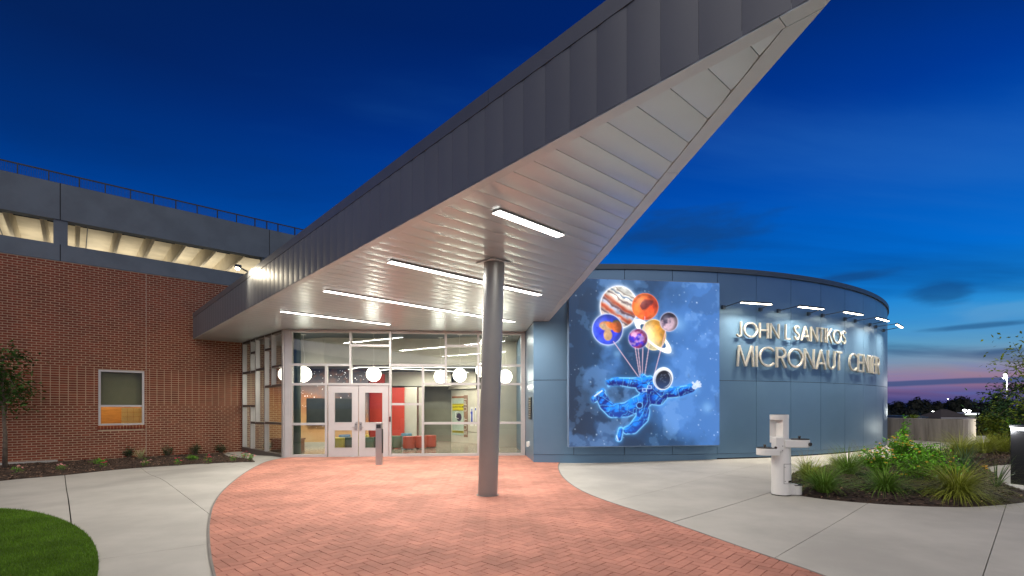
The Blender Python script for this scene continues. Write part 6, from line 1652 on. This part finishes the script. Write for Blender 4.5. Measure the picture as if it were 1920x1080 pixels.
for px, py, c, lb in fl_sp:
    if c.startswith('leaf'):
        leafy('groundcover_plant', px, py, 'flowerless low green plant in the left bed, ' + ('under the shrub second from the corner' if c == 'leaf' else 'beside the magenta one under the window'), 'plant', .15, 22, 14, m_leafg, .02, None, zL, H=.16); continue
    leafy('flowering_plant', px, py, lb, 'flower', .085, 12, 8, m_leafg, .018, 'small flowering plants at the edge of the left bed', zL, flowers=6, fmat=m_pf if c == 'pink' else m_rf, H=.20)

# lawn
q = sheet(LAWN, lambda x, y: gz(x, y) + .012, .4, .02); m_lawn = leaf_mat('lawn_base', (0.05, 0.11, 0.012), t=.2); tag(q.build('lawn', m_lawn), kind='stuff')
b = MB(); r = random.Random(9); c = 0
m_turf = leaf_mat('turf_blade', (0.10, 0.195, 0.014), t=.4)
xs = [p[0] for p in LAWN]; ys = [p[1] for p in LAWN]
while c < 52000:
    y = 3.6 + (max(ys) - 3.6) * r.random(); x = r.uniform(-1.12 * y, -.6 * y)
    if not inside(LAWN, x, y): continue
    z = gz(x, y) + .01; a = r.uniform(0, 6.28); h = r.uniform(.014, .034); w = .0022; ox = r.gauss(0, .010); oy = r.gauss(0, .010)
    b.add([(x - w * math.cos(a), y - w * math.sin(a), z), (x + w * math.cos(a), y + w * math.sin(a), z), (x + ox, y + oy, z + h)], [(0, 1, 2)], r.uniform(.02, .98)); c += 1
tag(b.build('lawn_blades', m_turf), kind='stuff')

# ------------------------------------------------------------------ trees
def tree(pos, H, crown, label, cat='tree', trunk_r=.03, nb=26, leaves=60, lsize=.05, lmat=None, seed=1, crown_z0=.4, lean=(0, 0), name='tree', grp=None):
    """crown: (rx, ry, rz, cz)"""
    r = random.Random(seed); e = empty(name, pos, label, cat, grp); st = MB(); lf = MB(); P = Vector(pos)
    rx, ry, rz_, cz = crown; tip = P + Vector((lean[0], lean[1], H)); tr = [P, P + Vector((.02, 0, H * .3)) + Vector((lean[0] * .2, lean[1] * .2, 0)), P + Vector((lean[0] * .5 - .02, lean[1] * .5, H * .6)), tip]
    st.tube(tr, [trunk_r * 1.25, trunk_r, trunk_r * .7, trunk_r * .15], 9)
    def on(u): u *= 3; i = min(2, int(u)); return tr[i].lerp(tr[i + 1], u - i)
    ctr = P + Vector((lean[0] * .6, lean[1] * .6, cz))
    for k in range(nb):
        u = crown_z0 + (1 - crown_z0) * r.random() ** .9; base = on(u); az = r.uniform(0, 6.28); zz = r.uniform(-1, 1); q = math.sqrt(max(0, 1 - zz * zz)) * r.uniform(.55, 1.05)
        end = ctr + Vector((rx * q * math.cos(az), ry * q * math.sin(az), rz_ * zz)); mid = base.lerp(end, .5) + Vector((0, 0, .10 * rz_)); st.tube([base, mid, end], [trunk_r * .35, trunk_r * .2, trunk_r * .07], 5, cap=False)
        for j in range(leaves):
            t_ = r.uniform(.35, 1.08); p = base.lerp(mid, t_ * 2) if t_ < .5 else mid.lerp(end, t_ * 2 - 1); sp = .16 * (rx + rz_) / 2
            p = p + Vector((r.gauss(0, sp), r.gauss(0, sp), r.gauss(0, sp * .6))); leafq(lf, p, Vector((r.gauss(0, .6), r.gauss(0, .6), .8)).normalized(), lsize * r.uniform(.6, 1.25), r.uniform(.02, .98), r)
    st.build('trunk', m_bark, e, smooth=True); lf.build('crown', lmat or m_tree, e); return e
g = Vector(((9 - 960) / F_PX * 13.0, 13.0, 0)); tree((g.x, 13.0, gz(g.x, 13) ), 2.9, (1.0, .55, .95, 2.2), 'slim young tree with dark leaves before the brick wall at the left edge', trunk_r=.045, nb=30, leaves=62, lsize=.062, lmat=m_tree, seed=5, crown_z0=.45, lean=(-.06, 0))
tp = at(1985, 830, 10.6); tree((tp.x, 10.6, gz(tp.x, 10.6) + .02), 3.1, (1.15, .9, 1.15, 2.05), 'airy young tree with yellow green leaves at the right edge', trunk_r=.04, nb=34, leaves=60, lsize=.048, lmat=m_tree2, seed=12, crown_z0=.3, lean=(-.1, 0))
tp = at(1925, 830, 15); tree((tp.x, 15, gz(tp.x, 15)), 2.3, (1.2, .9, .95, 1.35), 'dark bushy small tree behind the airy one at the right edge', trunk_r=.05, nb=34, leaves=80, lsize=.06, lmat=m_leafd, seed=15, crown_z0=.15)

# far trees: crowns of leaf clumps
def far_tree(px, D, top_py, width_px, label, seed, mat=m_far, flat=.9, grp='dark trees on the horizon', name='far_tree'):
    r = random.Random(seed); x = (px - 960) / F_PX * D; zt = zat(top_py, D); base = terrain_z(x, D); W = width_px / F_PX * D / 2; Hc = zt - base; e = empty(name, (x, D, base), label, 'tree', grp)
    b = MB(); b.tube([(x, D, base), (x + .1, D, base + Hc * .5), (x, D, base + Hc * .85)], [W * .07, W * .05, W * .02], 6); b.build('trunk', m_bark, e)
    b = MB(); lobes = []
    for k in range(9):
        a = r.uniform(0, 6.28); q = r.uniform(0, .62); lobes.append((x + W * q * math.cos(a), D + W * q * math.sin(a) * .8, base + Hc * r.uniform(.35, .78), W * r.uniform(.34, .55), Hc * r.uniform(.16, .26)))
    lobes.append((x + r.uniform(-.15, .15) * W, D, zt - Hc * .22, W * .5, Hc * .22))
    for (lx, ly, lz, lr, lh) in lobes:
        for j in range(230):
            v = Vector((r.gauss(0, 1), r.gauss(0, 1), r.gauss(0, 1))).normalized() * r.uniform(.72, 1.03); p = Vector((lx + v.x * lr, ly + v.y * lr, lz + v.z * lh)); leafq(b, p, (v + Vector((r.gauss(0, .5), r.gauss(0, .5), r.gauss(0, .5)))).normalized(), W * r.uniform(.06, .13), r.uniform(.05, .98), r)
        b.sphere((lx, ly, lz), (lr * .8, lr * .8, lh * .8), 10, 6, t=.1)
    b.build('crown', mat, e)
ft = [(1650, 95, 752, 60), (1688, 92, 751, 55), (1716, 88, 744, 62), (1738, 96, 749, 40), (1762, 98, 752, 60), (1797, 84, 742, 52), (1772, 105, 755, 40), (1822, 100, 750, 60), (1700, 80, 762, 70), (1655, 76, 760, 60), (1745, 84, 762, 50), (1830, 86, 758, 50), (1850, 96, 752, 60)]
ds = ['far left by the round building', 'just left of the tallest left crown', 'rounded and tallest of the left half', 'right shoulder of the tall left crown', 'low one above the roof', 'tall broken crown right of the roof', 'small one deep behind the roof', 'beyond the lamps', 'low and dark above the wall', 'low one touching the round building', 'short one left of the roof ridge', 'low one behind the lamps', 'distant one behind the big dark tree']
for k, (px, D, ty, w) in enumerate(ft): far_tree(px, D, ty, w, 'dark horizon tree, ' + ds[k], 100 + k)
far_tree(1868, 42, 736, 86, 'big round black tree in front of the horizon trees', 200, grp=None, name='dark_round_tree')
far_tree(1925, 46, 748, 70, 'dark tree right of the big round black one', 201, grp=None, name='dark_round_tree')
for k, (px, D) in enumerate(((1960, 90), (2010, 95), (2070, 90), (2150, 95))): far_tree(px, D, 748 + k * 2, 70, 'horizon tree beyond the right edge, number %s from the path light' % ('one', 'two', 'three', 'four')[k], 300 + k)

# hip-roofed shelter down the slope, its neighbours and lights
m_shing = M('roof_shingle', (0.03, 0.025, 0.026), .9, var=.2, scale=4, fine=.2, bscale=30)
hx, hD = (1768 - 960) / F_PX * 60, 60; hs = empty('shelter_house', (hx, hD, terrain_z(hx, hD)), 'low house with a dark hipped roof beyond the concrete wall', 'house'); zt = zat(767.5, hD); ze = zat(783.5, hD); W = 1.75
m2 = MB(); m2.add([(hx - 2.0, hD - 2, ze), (hx + 2.0, hD - 2, ze), (hx + 2.0, hD + 2, ze), (hx - 2.0, hD + 2, ze), (hx - .25, hD, zt), (hx + .45, hD, zt)], [(0, 1, 5, 4), (1, 2, 5), (2, 3, 4, 5), (3, 0, 4), (3, 2, 1, 0)]); m2.build('hip_roof', m_shing, hs)
b0 = terrain_z(hx, hD) - .2; m2 = MB(); m2.box((hx, hD, (b0 + ze) / 2), (3.3, 3.3, ze - b0)); m2.build('wall', m_ldark, hs)
m2 = MB(); m2.box((hx - .6, hD - 1.66, ze - 1.1), (.9, .04, 1.0)); m2.build('window', m_black, hs); m2 = MB(); m2.box((hx + .7, hD - 1.66, ze - 1.4), (.8, .04, 1.9)); m2.build('door', m_alumd, hs)
m2 = MB(); m2.box((hx, hD - 2.02, ze + .02), (4.0, .05, .12)); m2.build('gutter', m_alum, hs)
def box_building(px, D, py_top, w, label, mat, lit=None):
    x = (px - 960) / F_PX * D; z1 = zat(py_top, D); b0 = terrain_z(x, D) - .2; e = empty('low_building', (x, D, b0), label, 'building'); m2 = MB(); m2.box((x, D, (b0 + z1) / 2), (w, 3, z1 - b0)); m2.build('wall', mat, e)
    m2 = MB(); m2.box((x, D, z1 + .06), (w + .3, 3.3, .12)); m2.build('flat_roof', m_alum if lit else m_blued, e)
    if lit: m2 = MB(); m2.box((x, D - 1.68, z1 - .05), (w * .95, .06, .10)); m2.build('lit_canopy_edge', EM('canopy_edge_glow', (.85, 1, .95), 3), e)
    for k in range(3): m2 = MB(); m2.box((x - w * .3 + k * w * .3, D - 1.52, z1 - 1.2), (w * .16, .04, .9)); m2.build('window', m_black, e)
box_building(1811, 62, 775.5, 3.3, 'low building with a lit pale canopy edge right of the hipped roof', m_ldark, True)
box_building(1693, 44, 782.0, .9, 'small white hut left of the hipped roof, just above the concrete wall', m_white)
box_building(1708, 50, 783.2, .5, 'smallest white hut beside the other hut above the concrete wall', m_white)
def site_lamp(px, py, D, label, h_extra, power=60, heads=1, s=.12):
    p = at(px, py, D); b0 = terrain_z(p.x, D); e = empty('site_lamp', (p.x, D, b0), label, 'lamp', 'distant site lamps')
    b = MB(); b.tube([(p.x, D, b0), (p.x, D, p.z + .05)], [.07, .05], 8); b.build('pole', m_alum, e); b = MB(); b.box((p.x - .12, D, p.z + .06), (.4, .25, .08)); b.build('head', m_alum, e)
    b = MB(); b.sphere((p.x - .12, D - .05, p.z), s, 10, 8); b.build('lens', EM('site_lens', (.95, 1, .97), 12) if not bpy.data.materials.get('site_lens') else bpy.data.materials['site_lens'], e)
    l = bpy.data.lights.new('site', 'POINT'); l.energy = power; l.shadow_soft_size = .2; l.color = (.95, 1, .95); lo = bpy.data.objects.new('site', l); col.objects.link(lo); lo.parent = e; lo.location = (-.12, -.4, p.z - b0 - .15)
site_lamp(1809, 769.5, 70, 'white site lamp over the lit canopy edge, left of the two', 0, 900, s=.16); site_lamp(1818, 771, 70, 'white site lamp over the lit canopy edge, right of the two', 0, 900, s=.18)
site_lamp(1750, 772, 72, 'faint lamp on the left slope of the hipped roof view', 0, 60, s=.06); site_lamp(1778, 748, 110, 'small yellow lamp on the tree line above the roof', 0, 30, s=.10)
# tall pole lamp with two heads
p1 = at(1884, 703, 48); p2 = at(1883, 709, 48); b0 = terrain_z(p1.x + .15, 48); e = empty('pole_lamp', (p1.x + .2, 48, b0), 'tall pale street lamp with two lit heads above the right shrubs', 'street lamp')
b = MB(); b.tube([(p1.x + .2, 48, b0), (p1.x + .2, 48, p1.z - .1), (p1.x + .12, 48, p1.z + .08), (p1.x - .02, 48, p1.z + .08)], [.06, .04, .03, .03], 8); b.build('pole', m_white, e)
for k, p in enumerate((p1, p2)):
    b = MB(); b.box((p.x - .02, 48, p.z + .06), (.34, .22, .07)); b.build('lamp_head', m_white, e); b = MB(); b.sphere((p.x - .02, 47.95, p.z - .01), .12 - .03 * k, 10, 8); b.build('lens', bpy.data.materials['site_lens'], e)
l = bpy.data.lights.new('pole', 'POINT'); l.energy = 260; l.shadow_soft_size = .2; lo = bpy.data.objects.new('pole', l); col.objects.link(lo); lo.parent = e; lo.location = (-.3, -.4, p2.z - b0 - .3)
# small bush, its lit look put into the leaf colour
leafy('lit_far_bush', 0, 0, 'tiny yellow green lit bush just above the concrete wall', 'bush', .5, 20, 14, m_tree2, .08, None, lambda x, y: zat(786, 40), pos=at(1713, 784, 40), H=.35)
